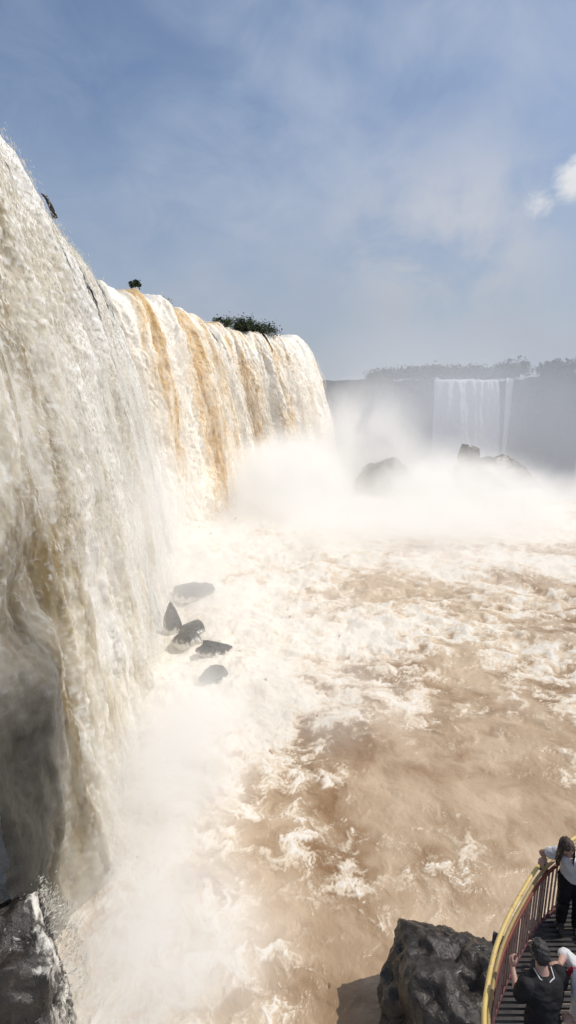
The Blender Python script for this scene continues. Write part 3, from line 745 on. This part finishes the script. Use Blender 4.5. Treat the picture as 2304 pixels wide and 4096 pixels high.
def rail_tube(name, off, z, rad, m, s0=0, s1=None, flat=None):
    bm = bmesh.new(); s1 = s1 or rs_[-1]
    pts = []
    for s in np.arange(s0, s1, 0.10):
        q, _a = at_s(s, off); pts.append(Vector((q[0], q[1], z)) - ro)
    add_tube(bm, pts, rad, 10)
    if flat:
        zc = z - ro.z
        for v in bm.verts: v.co.z = zc + (v.co.z - zc) * flat
    return bm_obj(name, bm, m, rail)
rail_tube('handrail', -0.01, RAILZ, 0.026, M_yel)
rail_tube('upper_rail', 0.035, RAILZ - 0.075, 0.022, M_yel_shade)
rail_tube('middle_rail', 0.05, RAILZ - 0.17, 0.020, M_red, flat=1.5)
rail_tube('lower_rail', 0.05, FLOOR + 0.12, 0.018, M_dred, flat=1.4)
smax = rs_[-1]
bar0 = None
for k, s in enumerate(np.arange(0.4, min(smax - 0.2, 8.9), 0.105)):
    q, a = at_s(s, 0.05)
    if bar0 is None:
        bm = bmesh.new(); add_box(bm, (0, 0, 0.53), (0.010, 0.024, 0.80)); bar0 = bm_obj('baluster', bm, M_bal, rail, smooth=False); o = bar0
    else:
        o = bar0.copy(); COL.objects.link(o); o.parent = rail
    o.location = Vector((q[0], q[1], FLOOR)) - ro; o.rotation_euler = (0, 0, a)
post0 = None
for s in np.arange(0.35, smax - 0.2, 1.45):
    q, a = at_s(s, 0.0)
    if post0 is None:
        bm = bmesh.new(); add_box(bm, (0, 0, 0.42), (0.06, 0.05, 1.24)); add_box(bm, (0, 0.05, 0.95), (0.05, 0.10, 0.16)); add_box(bm, (0, 0.05, -0.12), (0.07, 0.12, 0.2))
        bmesh.ops.bevel(bm, geom=bm.edges[:], offset=0.006, segments=1, affect='EDGES')
        post0 = bm_obj('post', bm, M_steel, rail, smooth=False); o = post0
    else:
        o = post0.copy(); COL.objects.link(o); o.parent = rail
    o.location = Vector((q[0], q[1], FLOOR)) - ro; o.rotation_euler = (0, 0, a)

# deck of dark metal slats, cut along the curved edge
deck = empty('walkway', (5.0, 5.0, FLOOR)); tag(deck, 'dark slatted viewing walkway over the water, bottom right corner', 'walkway')
do = Vector(deck.location)
bm = bmesh.new(); y = 1.4
edge_s = np.arange(0, smax, 0.02); EP = np.array([at_s(s, 0.0)[0] for s in edge_s])
while y < 7.0:
    near_ = EP[np.abs(EP[:, 1] - y) < 0.06]
    if len(near_):
        x0 = near_[:, 0].min() + 0.03
        if y > 1.2 and x0 < 8.0:
            jit = random.uniform(-0.003, 0.003)
            add_box(bm, ((x0 + 8.2) / 2 - do.x, y - do.y, -0.02 + jit), (8.2 - x0, 0.036, 0.04))
    y += 0.066
bm_obj('slats', bm, M_slat, deck, smooth=False)
bm = bmesh.new()
for s in np.arange(0, smax - 0.1, 0.1):
    q, a = at_s(s + 0.05, 0.0); add_box(bm, Vector((q[0], q[1], FLOOR - 0.10)) - do, (0.112, 0.012, 0.22), Matrix.Rotation(a, 3, 'Z'))
bm_obj('edge_beam', bm, M_dred, deck, smooth=False)
bm = bmesh.new()
for x in np.arange(2.9, 8.2, 0.9): 
    yy = EP[np.abs(EP[:, 0] - x) < 0.08][:, 1].max() if (np.abs(EP[:, 0] - x) < 0.08).any() else 6.5
    add_box(bm, Vector((x, (1.4 + yy) / 2, FLOOR - 0.16)) - do, (0.09, yy - 1.5, 0.2))
bm_obj('joist', bm, M_steel, deck, smooth=False)
for x, yy in ((3.4, 4.6), (5.6, 6.2), (5.0, 2.6)):
    bm = bmesh.new(); add_tube(bm, [Vector((x, yy, FLOOR - 0.26)) - do, Vector((x, yy, -1.5)) - do], 0.2, 14)
    bm_obj('pillar', bm, M_steel, deck)

# ------------------------------------------------------------------ people
def fabric_fn(c1, c2, sc=5.0):
    def fn(t):
        p = t.pos(); n = t.noise(p, sc, 4, 0.6, 0.8); w_ = t.noise(p, 320, 2)
        return principled(t, t.mix(t.ss(n, 0.35, 0.7), c1, c2), 0.85, t.bump(t.m('ADD', n, t.m('MULTIPLY', w_, 0.15)), 0.5, 0.03), 0.15)
    return fn
def skin_fn(c):
    def fn(t):
        n = t.noise(t.pos(), 22, 4)
        b = t.n('ShaderNodeBsdfPrincipled'); t.put(b.inputs['Base Color'], t.mix(t.ss(n, 0.3, 0.7), c, tuple(x * 0.82 for x in c))); b.inputs['Roughness'].default_value = 0.5
        b.inputs['Subsurface Weight'].default_value = 0.12; b.inputs['Subsurface Radius'].default_value = (0.012, 0.005, 0.003)
        return b.outputs[0]
    return fn
def hair_fn(c1, c2):
    def fn(t):
        n = t.noise(t.scaled(t.pos(), (60, 60, 9)), 2.5, 4, 0.6)
        return principled(t, t.mix(t.ss(n, 0.4, 0.62), c1, c2), 0.42, t.bump(n, 0.6, 0.012), 0.5)
    return fn
M_skin1 = mat('tan_skin', skin_fn((0.42, 0.235, 0.16))); M_skin2 = mat('light_skin', skin_fn((0.50, 0.30, 0.23)))
M_hairb = mat('brown_hair', hair_fn((0.022, 0.013, 0.009), (0.075, 0.042, 0.026))); M_haird = mat('short_dark_hair', hair_fn((0.018, 0.015, 0.014), (0.05, 0.043, 0.04)))
M_white = mat('white_cotton', fabric_fn((0.72, 0.71, 0.70), (0.55, 0.54, 0.55))); M_black = mat('black_cloth', fabric_fn((0.012, 0.011, 0.012), (0.022, 0.02, 0.021)))
M_char = mat('charcoal_cloth', fabric_fn((0.016, 0.015, 0.016), (0.030, 0.028, 0.029))); M_grey = mat('grey_cloth', fabric_fn((0.42, 0.38, 0.41), (0.30, 0.27, 0.30)))
M_redc = mat('red_cloth', fabric_fn((0.45, 0.02, 0.06), (0.30, 0.015, 0.04))); M_eye = mat('eye', lambda t: principled(t, (0.02, 0.014, 0.01), 0.2)); M_lip = mat('lip', lambda t: principled(t, (0.32, 0.10, 0.09), 0.5))
M_shoe = mat('shoe_leather', fabric_fn((0.03, 0.028, 0.028), (0.06, 0.055, 0.05)))

def blob(bm, c_, s_, axes=None, sub=3):
    r = bmesh.ops.create_icosphere(bm, subdivisions=sub, radius=1.0)
    M = Matrix.Translation(c_) @ (axes.to_4x4() if axes is not None else Matrix()) @ Matrix.Diagonal((*s_, 1))
    bmesh.ops.transform(bm, matrix=M, verts=r['verts']); return r['verts']
def limb(bm, pts, rads, seg=14, ell=None, sub=5):
    """tapered limb through the joints, rounded ends; ell=(axis, factor) flattens it"""
    P = [Vector(p) for p in pts]; out, rr = [], []
    for i in range(len(P) - 1):
        for k in range(sub):
            f = k / sub; out.append(P[i].lerp(P[i + 1], f)); rr.append(rads[i] + (rads[i + 1] - rads[i]) * (f * f * (3 - 2 * f)))
    out.append(P[-1]); rr.append(rads[-1])
    for _ in range(2):
        out = [out[0]] + [(out[i - 1] + out[i] * 2 + out[i + 1]) / 4 for i in range(1, len(out) - 1)] + [out[-1]]
    n0 = len(bm.verts); add_tube(bm, out, rr, seg)
    blob(bm, out[0], (rr[0],) * 3, sub=2); blob(bm, out[-1], (rr[-1],) * 3, sub=2)
def torso(bm, rows, seg=24):
    """rows of (centre, half width, half depth, side axis, forward axis)"""
    rings = []
    for c_, a, b, sx, fy in rows:
        rings.append([bm.verts.new(Vector(c_) + sx * (a * math.copysign(abs(math.cos(q)) ** 0.85, math.cos(q))) + fy * (b * math.copysign(abs(math.sin(q)) ** 0.85, math.sin(q)))) for q in [2 * math.pi * k / seg for k in range(seg)]])
    for r0, r1 in zip(rings, rings[1:]):
        for k in range(seg): bm.faces.new((r0[k], r0[(k + 1) % seg], r1[(k + 1) % seg], r1[k]))
    bm.faces.new(rings[0][::-1]); bm.faces.new(rings[-1])
def hand(bm, wrist, d, palm_n, thumb_side, curl, ln=0.18):
    d = d.normalized(); palm_n = (palm_n - d * palm_n.dot(d)).normalized(); sd = d.cross(palm_n).normalized()
    if sd.dot(thumb_side) < 0: sd = -sd
    ax = Matrix((sd, d, palm_n)).transposed()
    blob(bm, wrist + d * 0.048, (0.040, 0.055, 0.017), ax, 2)
    for k, (o, l) in enumerate(((0.030, 0.072), (0.010, 0.082), (-0.010, 0.076), (-0.029, 0.060))):
        p = wrist + d * 0.085 + sd * o; dd = (d + sd * o * 3).normalized(); pts = [p - dd * 0.02, p]
        a = 0
        for sgm in (0.45, 0.32, 0.23):
            a += curl * (0.9 + 0.12 * k) / 1.0
            q = dd * math.cos(a) + palm_n * math.sin(a); p = p + q * (l * sgm); pts.append(p)
        add_tube(bm, pts, [0.0095, 0.0095, 0.0088, 0.008, 0.0066], 8); blob(bm, pts[-1], (0.0066,) * 3, sub=1)
    p = wrist + d * 0.025 + sd * 0.03; q = (d * 0.75 + sd * 0.75 + palm_n * 0.25 * (1 + curl)).normalized(); q2 = (d + sd * 0.25 + palm_n * 0.45 * (1 + curl)).normalized()
    add_tube(bm, [p, p + q * 0.035, p + q * 0.035 + q2 * 0.03, p + q * 0.035 + q2 * 0.055], [0.014, 0.012, 0.010, 0.008], 8)
def remesh(name, bm, m, parent, vox, smooth=3, wr=0.0):
    me = bpy.data.meshes.new('t'); bm.to_mesh(me); bm.free()
    o = bpy.data.objects.new('t', me); COL.objects.link(o)
    md = o.modifiers.new('r', 'REMESH'); md.mode = 'VOXEL'; md.voxel_size = vox
    sm = o.modifiers.new('s', 'SMOOTH'); sm.factor = 0.5; sm.iterations = smooth
    dg = bpy.context.evaluated_depsgraph_get(); m2 = bpy.data.meshes.new_from_object(o.evaluated_get(dg))
    bpy.data.objects.remove(o); bpy.data.meshes.remove(me)
    if wr:
        n = len(m2.vertices); co_ = np.empty(n * 3); m2.vertices.foreach_get('co', co_); co_ = co_.reshape(-1, 3); nn = np.empty(n * 3); m2.vertices.foreach_get('normal', nn); nn = nn.reshape(-1, 3)
        k = fbm3(co_ * np.array([7, 7, 11]), 3, 0.5, True); co_ = co_ + nn * (wr * (k - 0.5))[:, None]
        m2.vertices.foreach_set('co', co_.ravel())
    for p in m2.polygons: p.use_smooth = True
    m2.name = name
    return link(name, m2, m, parent)
def head_shape(bm, c_, fwd, up, s=1.0):
    side = fwd.cross(up).normalized(); up = side.cross(fwd).normalized()
    vs = bmesh.ops.create_icosphere(bm, subdivisions=4, radius=1.0)['verts']
    for v in vs:
        x, y, z = v.co                       # y forward, z up
        w = 0.076; d_ = 0.097; h = 0.118
        lo = max(0, -z); X = x * w * (1 - 0.28 * lo * lo - 0.08 * max(0, y) * lo); Y = y * d_; Z = z * h
        if y > 0:
            Y *= 1 - 0.10 * lo
            nose = math.exp(-((x / 0.16) ** 2) - (((z + 0.16) / 0.17) ** 2)); Y += 0.024 * nose
            for sx in (-1, 1): Y -= 0.010 * math.exp(-(((x - sx * 0.38) / 0.2) ** 2) - (((z - 0.06) / 0.12) ** 2))
            Y += 0.006 * math.exp(-((x / 0.3) ** 2) - (((z + 0.45) / 0.08) ** 2)); Y += 0.008 * math.exp(-((x / 0.3) ** 2) - (((z + 0.82) / 0.15) ** 2))
        elif z < 0: Y *= 1 - 0.25 * lo
        v.co = c_ + (side * X + fwd * Y + up * Z) * s
    for sx in (-1, 1):
        ax = Matrix((side, fwd, up)).transposed(); blob(bm, c_ + side * (sx * 0.077 * s) - fwd * 0.005 + up * (-0.005), (0.010, 0.018, 0.030), ax, 2)
    return side, up
def face_bits(root, c_, fwd, side, up):
    for sx in (-1, 1):
        bm = bmesh.new(); blob(bm, c_ + side * (sx * 0.030) + fwd * 0.083 + up * 0.008, (0.014, 0.008, 0.008), Matrix((side, fwd, up)).transposed(), 2); bm_obj('eye', bm, M_eye, root)
    bm = bmesh.new(); blob(bm, c_ + fwd * 0.0885 - up * 0.054, (0.022, 0.008, 0.007), Matrix((side, fwd, up)).transposed(), 2); bm_obj('mouth', bm, M_lip, root)
def V3(*a): return Vector(a)
def person(label, pel, chest, neck, head, f, fh, uph, arms, feet, skin, shirt_m, trouser_m, sleeve=0.55, sw=0.19, hw=0.155, loose=0.012, upper='shirt'):
    root = empty('person', (feet[0].x, feet[0].y, FLOOR)); tag(root, label, 'person'); o = Vector(root.location)
    f = Vector((*f, 0)).normalized(); rt = Vector((f.y, -f.x, 0)); Z = Vector((0, 0, 1))
    L = lambda p: Vector(p) - o
    pel, chest, neck, head = L(pel), L(chest), L(neck), L(head); fh = Vector(fh).normalized(); uph = Vector(uph).normalized()
    up_t = (chest - pel).normalized()
    def rows(e):
        return [(pel - up_t * 0.10, hw * 0.80 + e, 0.11 + e, rt, f), (pel, hw + e, 0.118 + e, rt, f), (pel.lerp(chest, 0.45), hw * 0.86 + e, 0.10 + e, rt, f),
                (chest, sw * 0.86 + e, 0.122 + e, rt, f), (chest.lerp(neck, 0.55), sw * 0.93 + e, 0.105 + e, rt, f), (chest.lerp(neck, 0.85), sw * 0.62 + e, 0.08 + e, rt, f), (neck - up_t * 0.005, 0.075 + e * 0.5, 0.066 + e * 0.5, rt, f)]
    bm = bmesh.new(); torso(bm, rows(0)); limb(bm, [neck - up_t * 0.06, neck.lerp(head, 0.55), head - uph * 0.05], [0.066, 0.056, 0.056])
    side, up = head_shape(bm, head, fh, uph)
    shc = chest.lerp(neck, 0.62)
    sl = bmesh.new(); torso(sl, rows(loose))
    for sx, (el, wr, hd, pn, curl) in arms.items():
        sh = shc + rt * (sx * sw * 0.95); el, wr = L(el), L(wr); hd = Vector(hd); pn = Vector(pn)
        limb(bm, [sh, sh.lerp(el, 0.5), el, el.lerp(wr, 0.35), wr], [0.056, 0.047, 0.038, 0.037, 0.026])
        hand(bm, wr, hd, pn, rt * -sx if hd.z > -0.5 else f, curl)
        if sleeve > 0:
            pts = [sh, sh.lerp(el, min(1, sleeve))]; rd = [0.072, 0.064]
            if sleeve > 1: pts = [sh, el, el.lerp(wr, sleeve - 1)]; rd = [0.072, 0.053, 0.045]
            limb(sl, pts, [q + loose * 0.5 for q in rd])
    tr = bmesh.new(); torso(tr, [r_ for r_ in rows(0.006)[:2]] + [(pel + up_t * 0.06, hw * 0.95, 0.112, rt, f)])
    for sx, ft in zip((-1, 1), feet[1:]):
        hip = pel + rt * (sx * 0.085) - Z * 0.06; an = L(ft) + Z * 0.09; kn = hip.lerp(an, 0.5) + f * 0.035
        limb(bm, [hip, kn, kn.lerp(an, 0.35), an], [0.085, 0.056, 0.054, 0.037]); limb(bm, [an - Z * 0.02, an + f * 0.09 - Z * 0.05, an + f * 0.16 - Z * 0.06], [0.038, 0.036, 0.026])
        limb(tr, [hip, kn, kn.lerp(an, 0.35), an + Z * 0.01], [0.100, 0.080, 0.074, 0.062])
        sh_ = bmesh.new(); limb(sh_, [an - Z * 0.045 - f * 0.03, an + f * 0.07 - Z * 0.045, an + f * 0.17 - Z * 0.055], [0.045, 0.044, 0.034])
        remesh('shoe', sh_, M_shoe, root, 0.010, 2)
    remesh('body', bm, skin, root, 0.0065, 2)
    remesh(upper, sl, shirt_m, root, 0.010, 3, 0.008); remesh('trousers', tr, trouser_m, root, 0.011, 3, 0.008)
    face_bits(root, head, fh, side, up)
    return root, head, side, fh, up, rt, f, o
def hair(root, head, side, fwd, up, m, length=0.0, back=None, seed=1):
    bm = bmesh.new(); ax = Matrix((side, fwd, up)).transposed()
    vs = blob(bm, head + up * 0.016 - fwd * 0.014, (0.086, 0.100, 0.118), ax, 4)
    kill = [v for v in vs if (v.co - head).dot(fwd) > 0.055 and (v.co - head).dot(up) < 0.062 or ((v.co - head).dot(up) < -0.045 and (v.co - head).dot(fwd) > -0.03) or (v.co - head).dot(up) < -0.085]
    bmesh.ops.delete(bm, geom=kill, context='VERTS')
    for v in bm.verts:
        q = (v.co - head).normalized(); v.co += q * (0.006 * math.sin(q.dot(side) * 40 + q.dot(fwd) * 13 + seed) + 0.007 * math.sin(q.dot(up) * 23 + q.dot(side) * 9 + 2 * seed) + 0.004 * math.sin(q.dot(fwd) * 51 - q.dot(up) * 37))
    r = random.Random(seed)
    if length:
        for k in range(70):
            a = r.uniform(-2.5, 2.5) ; sx = math.sin(a); cx = -math.cos(a)
            if cx > 0.45: continue
            st = head + side * (0.080 * sx) + fwd * (0.085 * cx - 0.012) + up * r.uniform(0.0, 0.06)
            pts = [st]; 
            for j in range(1, 6):
                g = j / 5; pts.append(st + side * (sx * 0.022 * g + r.uniform(-0.008, 0.008)) + fwd * (0.02 * cx * g + r.uniform(-0.006, 0.006)) - Vector((0, 0, 1)) * (length * g * r.uniform(0.85, 1.0)))
            add_tube(bm, pts, [0.014, 0.016, 0.016, 0.014, 0.011, 0.004], 6)
    return bm_obj('hair', bm, m, root)
fl = FLOOR
# woman by the rail, turned towards the viewer
rh = at_z(543.0, 861.5, RAILZ + 0.055)
w_ = person('woman with long brown hair in a white top, one hand on the yellow handrail',
    (3.95, 5.78, fl + 0.93), (3.87, 5.71, fl + 1.20), (3.77, 5.65, fl + 1.38), (3.69, 5.60, fl + 1.53), (-0.35, -0.94), (-0.05, -0.86, -0.50), (-0.15, -0.40, 0.88),
    {1: ((3.53, 5.88, fl + 1.17), rh + V3(0.05, 0.06, 0.005), (-0.75, -0.65, -0.10), (0.0, 0.0, -1.0), 0.35), -1: ((4.12, 5.50, fl + 1.02), (3.98, 5.30, fl + 1.07), (-0.9, -0.3, 0.1), (0, -0.3, 1.0), 0.6)},
    (V3(3.97, 5.78, fl), V3(4.06, 5.74, fl), V3(3.88, 5.82, fl)), M_skin1, M_white, M_black, sleeve=0.45, sw=0.165, hw=0.15, loose=0.018, upper='white_top')
hair(w_[0], w_[1], w_[2], w_[3], w_[4], M_hairb, 0.30, seed=3)
# man with his back to the viewer
m_ = person('dark haired man in a charcoal shirt seen from behind, arms raised towards the falls',
    (2.66, 4.06, fl + 0.95), (2.66, 4.10, fl + 1.27), (2.65, 4.14, fl + 1.49), (2.63, 4.21, fl + 1.64), (-0.25, 0.97), (-0.25, 0.92, -0.25), (-0.05, 0.25, 0.95),
    {-1: ((2.43, 4.16, fl + 1.12), (2.455, 4.36, fl + 1.23), (0.05, 0.75, 0.55), (0.9, 0.2, -0.1), 0.75), 1: ((2.93, 4.26, fl + 1.14), (2.80, 4.50, fl + 1.25), (-0.3, 0.75, 0.45), (-0.9, 0.1, 0.1), 0.7)},
    (V3(2.66, 4.06, fl), V3(2.56, 4.04, fl), V3(2.76, 4.06, fl)), M_skin2, M_char, M_black, sleeve=0.75, sw=0.215, hw=0.17, loose=0.016)
hair(m_[0], m_[1], m_[2], m_[3], m_[4], M_haird, 0.0, seed=5)
bm = bmesh.new(); o_ = m_[7]
add_tube(bm, [V3(2.56, 4.16, fl + 1.505) - o_, V3(2.585, 4.07, fl + 1.485) - o_, V3(2.66, 4.045, fl + 1.46) - o_, V3(2.735, 4.08, fl + 1.485) - o_, V3(2.745, 4.17, fl + 1.505) - o_], 0.006, 8)
bm_obj('neck_strap', bm, M_white, m_[0])
# person cut by the right edge
p3 = person('person in white with a red bag, cut off by the right edge, arm reaching left',
    (3.13, 4.05, fl + 0.92), (3.12, 4.08, fl + 1.23), (3.12, 4.11, fl + 1.43), (3.11, 4.12, fl + 1.58), (-0.98, -0.15), (-0.95, 0.1, -0.25), (-0.1, 0, 1),
    {1: ((3.04, 4.42, fl + 1.34), (2.90, 4.26, fl + 1.42), (-0.95, -0.15, -0.1), (0, 0.1, -1), 0.35), -1: ((3.10, 3.80, fl + 1.05), (2.95, 4.00, fl + 1.0), (-0.7, 0.6, 0.0), (0.3, 0.3, -0.8), 0.7)},
    (V3(3.13, 4.05, fl), V3(3.12, 3.95, fl), V3(3.13, 4.15, fl)), M_skin2, M_white, M_grey, sleeve=1.2, sw=0.18, hw=0.165, loose=0.02, upper='white_top')
hair(p3[0], p3[1], p3[2], p3[3], p3[4], M_hairb, 0.22, seed=8)
bm = bmesh.new(); vs_ = blob(bm, (0, 0, 0.0), (0.11, 0.15, 0.21), None, 4)
for v in vs_:
    n_ = v.co.copy(); v.co.x = max(-0.085, min(0.085, v.co.x)); v.co.y = max(-0.125, min(0.125, v.co.y)); v.co *= 1 + 0.03 * math.sin(v.co.z * 40 + v.co.y * 30)
bag = bm_obj('backpack', bm, M_redc); bag.location = (3.33, 4.12, fl + 1.22); tag(bag, 'red bag on the back of the person at the right edge', 'bag')
bm = bmesh.new()
for dy in (-0.11, 0.12):
    add_tube(bm, [V3(-0.02, dy, 0.15), V3(-0.16, dy, 0.25), V3(-0.31, dy * 1.05, 0.15), V3(-0.36, dy * 1.1, 0.0)], 0.022, 8)
bm_obj('shoulder_strap', bm, M_redc, bag)
# PEOPLE-END

# ------------------------------------------------------------------ mist
GL = 0.245
def mist(loc, rad, dens, nscale, thr, label, glow=0.42, rot=(0, 0, 0), warm=(1.0, 0.975, 0.935), inner=0.15, soft=1.0, step=None, zfade=None, kind='stuff', name='mist'):
    def fn(t):
        p = t.pos(); q = t.obj()
        nz = t.noise(t.vm('ADD', t.scaled(p, (1, 1, 0.8)), (rad[0] * 3.1, loc[1], 5.0)), nscale, 4, 0.55, 0.6)
        r = t.vm('LENGTH', q)
        rj = t.m('ADD', r, t.m('MULTIPLY', t.m('SUBTRACT', nz, 0.5), 1.0))
        f = t.ss(rj, inner, 0.92, 1.0, 0.0)
        f = t.m('MULTIPLY', f, t.ss(r, 0.80, 1.0, 1.0, 0.0))
        f = t.m('POWER', f, soft)
        w = t.ss(nz, thr[0], thr[1], thr[2], 1.0)
        d = t.m('MULTIPLY', t.m('MULTIPLY', f, w), dens)
        if zfade:
            sp = t.n('ShaderNodeSeparateXYZ'); t.put(sp.inputs[0], p)
            d = t.m('MULTIPLY', d, t.ss(sp.outputs[2], zfade[0], zfade[1], 1.0, 0.0))
        v = t.n('ShaderNodeVolumePrincipled')
        v.inputs['Color'].default_value = (*warm, 1); t.put(v.inputs['Density'], d); v.inputs['Anisotropy'].default_value = 0.0
        v.inputs['Emission Color'].default_value = (*warm, 1); t.put(v.inputs['Emission Strength'], t.m('MULTIPLY', d, glow))  # emission stands in for light scattered many times inside the mist
        return (v.outputs[0], 'Volume')
    m = mat('mist_volume', fn)
    bm = bmesh.new(); bmesh.ops.create_icosphere(bm, subdivisions=3, radius=1.0)
    o = bm_obj(name, bm, m); o.location = loc; o.scale = rad; o.rotation_euler = rot
    tag(o, label, 'mist', None, kind)
    return o
mist((-4.6, 19.0, 0.2), (4.6, 10, 6.0), 0.75, 0.26, (0.33, 0.66, 0.12), 'bright mist boiling up along the foot of the nearest curtain', glow=GL)
mist((-6.0, 44, 0.5), (9, 20, 6.5), 0.20, 0.16, (0.38, 0.68, 0.1), 'mist at the foot of the near fall by the row of grey rocks', glow=GL)
mist((0, 84, 3), (16, 25, 13), 0.60, 0.15, (0.36, 0.66, 0.08), 'thick white mist at the foot of the ochre fall', glow=GL)
mist((14, 98, 8), (18, 16, 19), 0.26, 0.13, (0.38, 0.68, 0.05), 'tall plume of mist rising at the far right end of the falls', glow=GL)
mist((27, 78, 1), (24, 25, 11), 0.60, 0.12, (0.38, 0.68, 0.06), 'white mist cloud drifting over the far end of the pool', glow=GL)
mist((26, 92, 5), (22, 8, 9), 0.24, 0.14, (0.35, 0.68, 0.15), 'thin veil of mist drifting before the dark rocks at the pool brim', glow=GL * 0.8)
mist((54, 84, 0), (26, 22, 8), 0.14, 0.13, (0.38, 0.68, 0.1), 'thinner mist over the pool at the right edge', glow=GL)
mist((14, 62, 0.0), (36, 28, 8), 0.30, 0.11, (0.36, 0.7, 0.12), 'thin pale mist spreading over the middle of the pool', glow=GL)
mist((0, 34, 0.0), (13, 16, 4.5), 0.16, 0.18, (0.36, 0.7, 0.1), 'milky mist over the white water right of the row of rocks', glow=GL)
mist((-3.4, 11.8, -0.3), (5.0, 4.4, 4.4), 1.0, 0.45, (0.34, 0.66, 0.15), 'low white mist puff beside the foam covered boulder, bottom left', glow=GL)
mist((1.0, 24.0, 0.6), (10, 8, 3.2), 0.24, 0.26, (0.38, 0.70, 0.05), 'thin grey wisp of mist over the brown water', glow=GL * 0.6)
mist((-9.8, 34, 7), (5.0, 24, 11), 0.16, 0.20, (0.38, 0.7, 0.2), 'pale spray veil hanging before the lower half of the nearest curtain', glow=GL * 0.8)
mist((-7.0, 15.0, 4.0), (2.6, 6.0, 7.5), 0.075, 0.45, (0.40, 0.75, 0.05), 'grey spray drifting before the dark wet wall at the left edge', glow=GL * 0.15)
mist((36, 150, 14), (50, 40, 40), 0.030, 0.03, (0.3, 0.7, 0.35), 'pale spray cloud behind the falls, blurring the left part of the distant cliff', glow=0.10, warm=(0.86, 0.875, 0.90), name='haze')
mist((100, 190, -4), (150, 80, 68), 0.0150, 0.018, (0.2, 0.7, 0.7), 'blue-grey haze filling the canyon before the distant cliffs', glow=0.06, warm=(0.80, 0.825, 0.87), inner=0.35, name='haze')
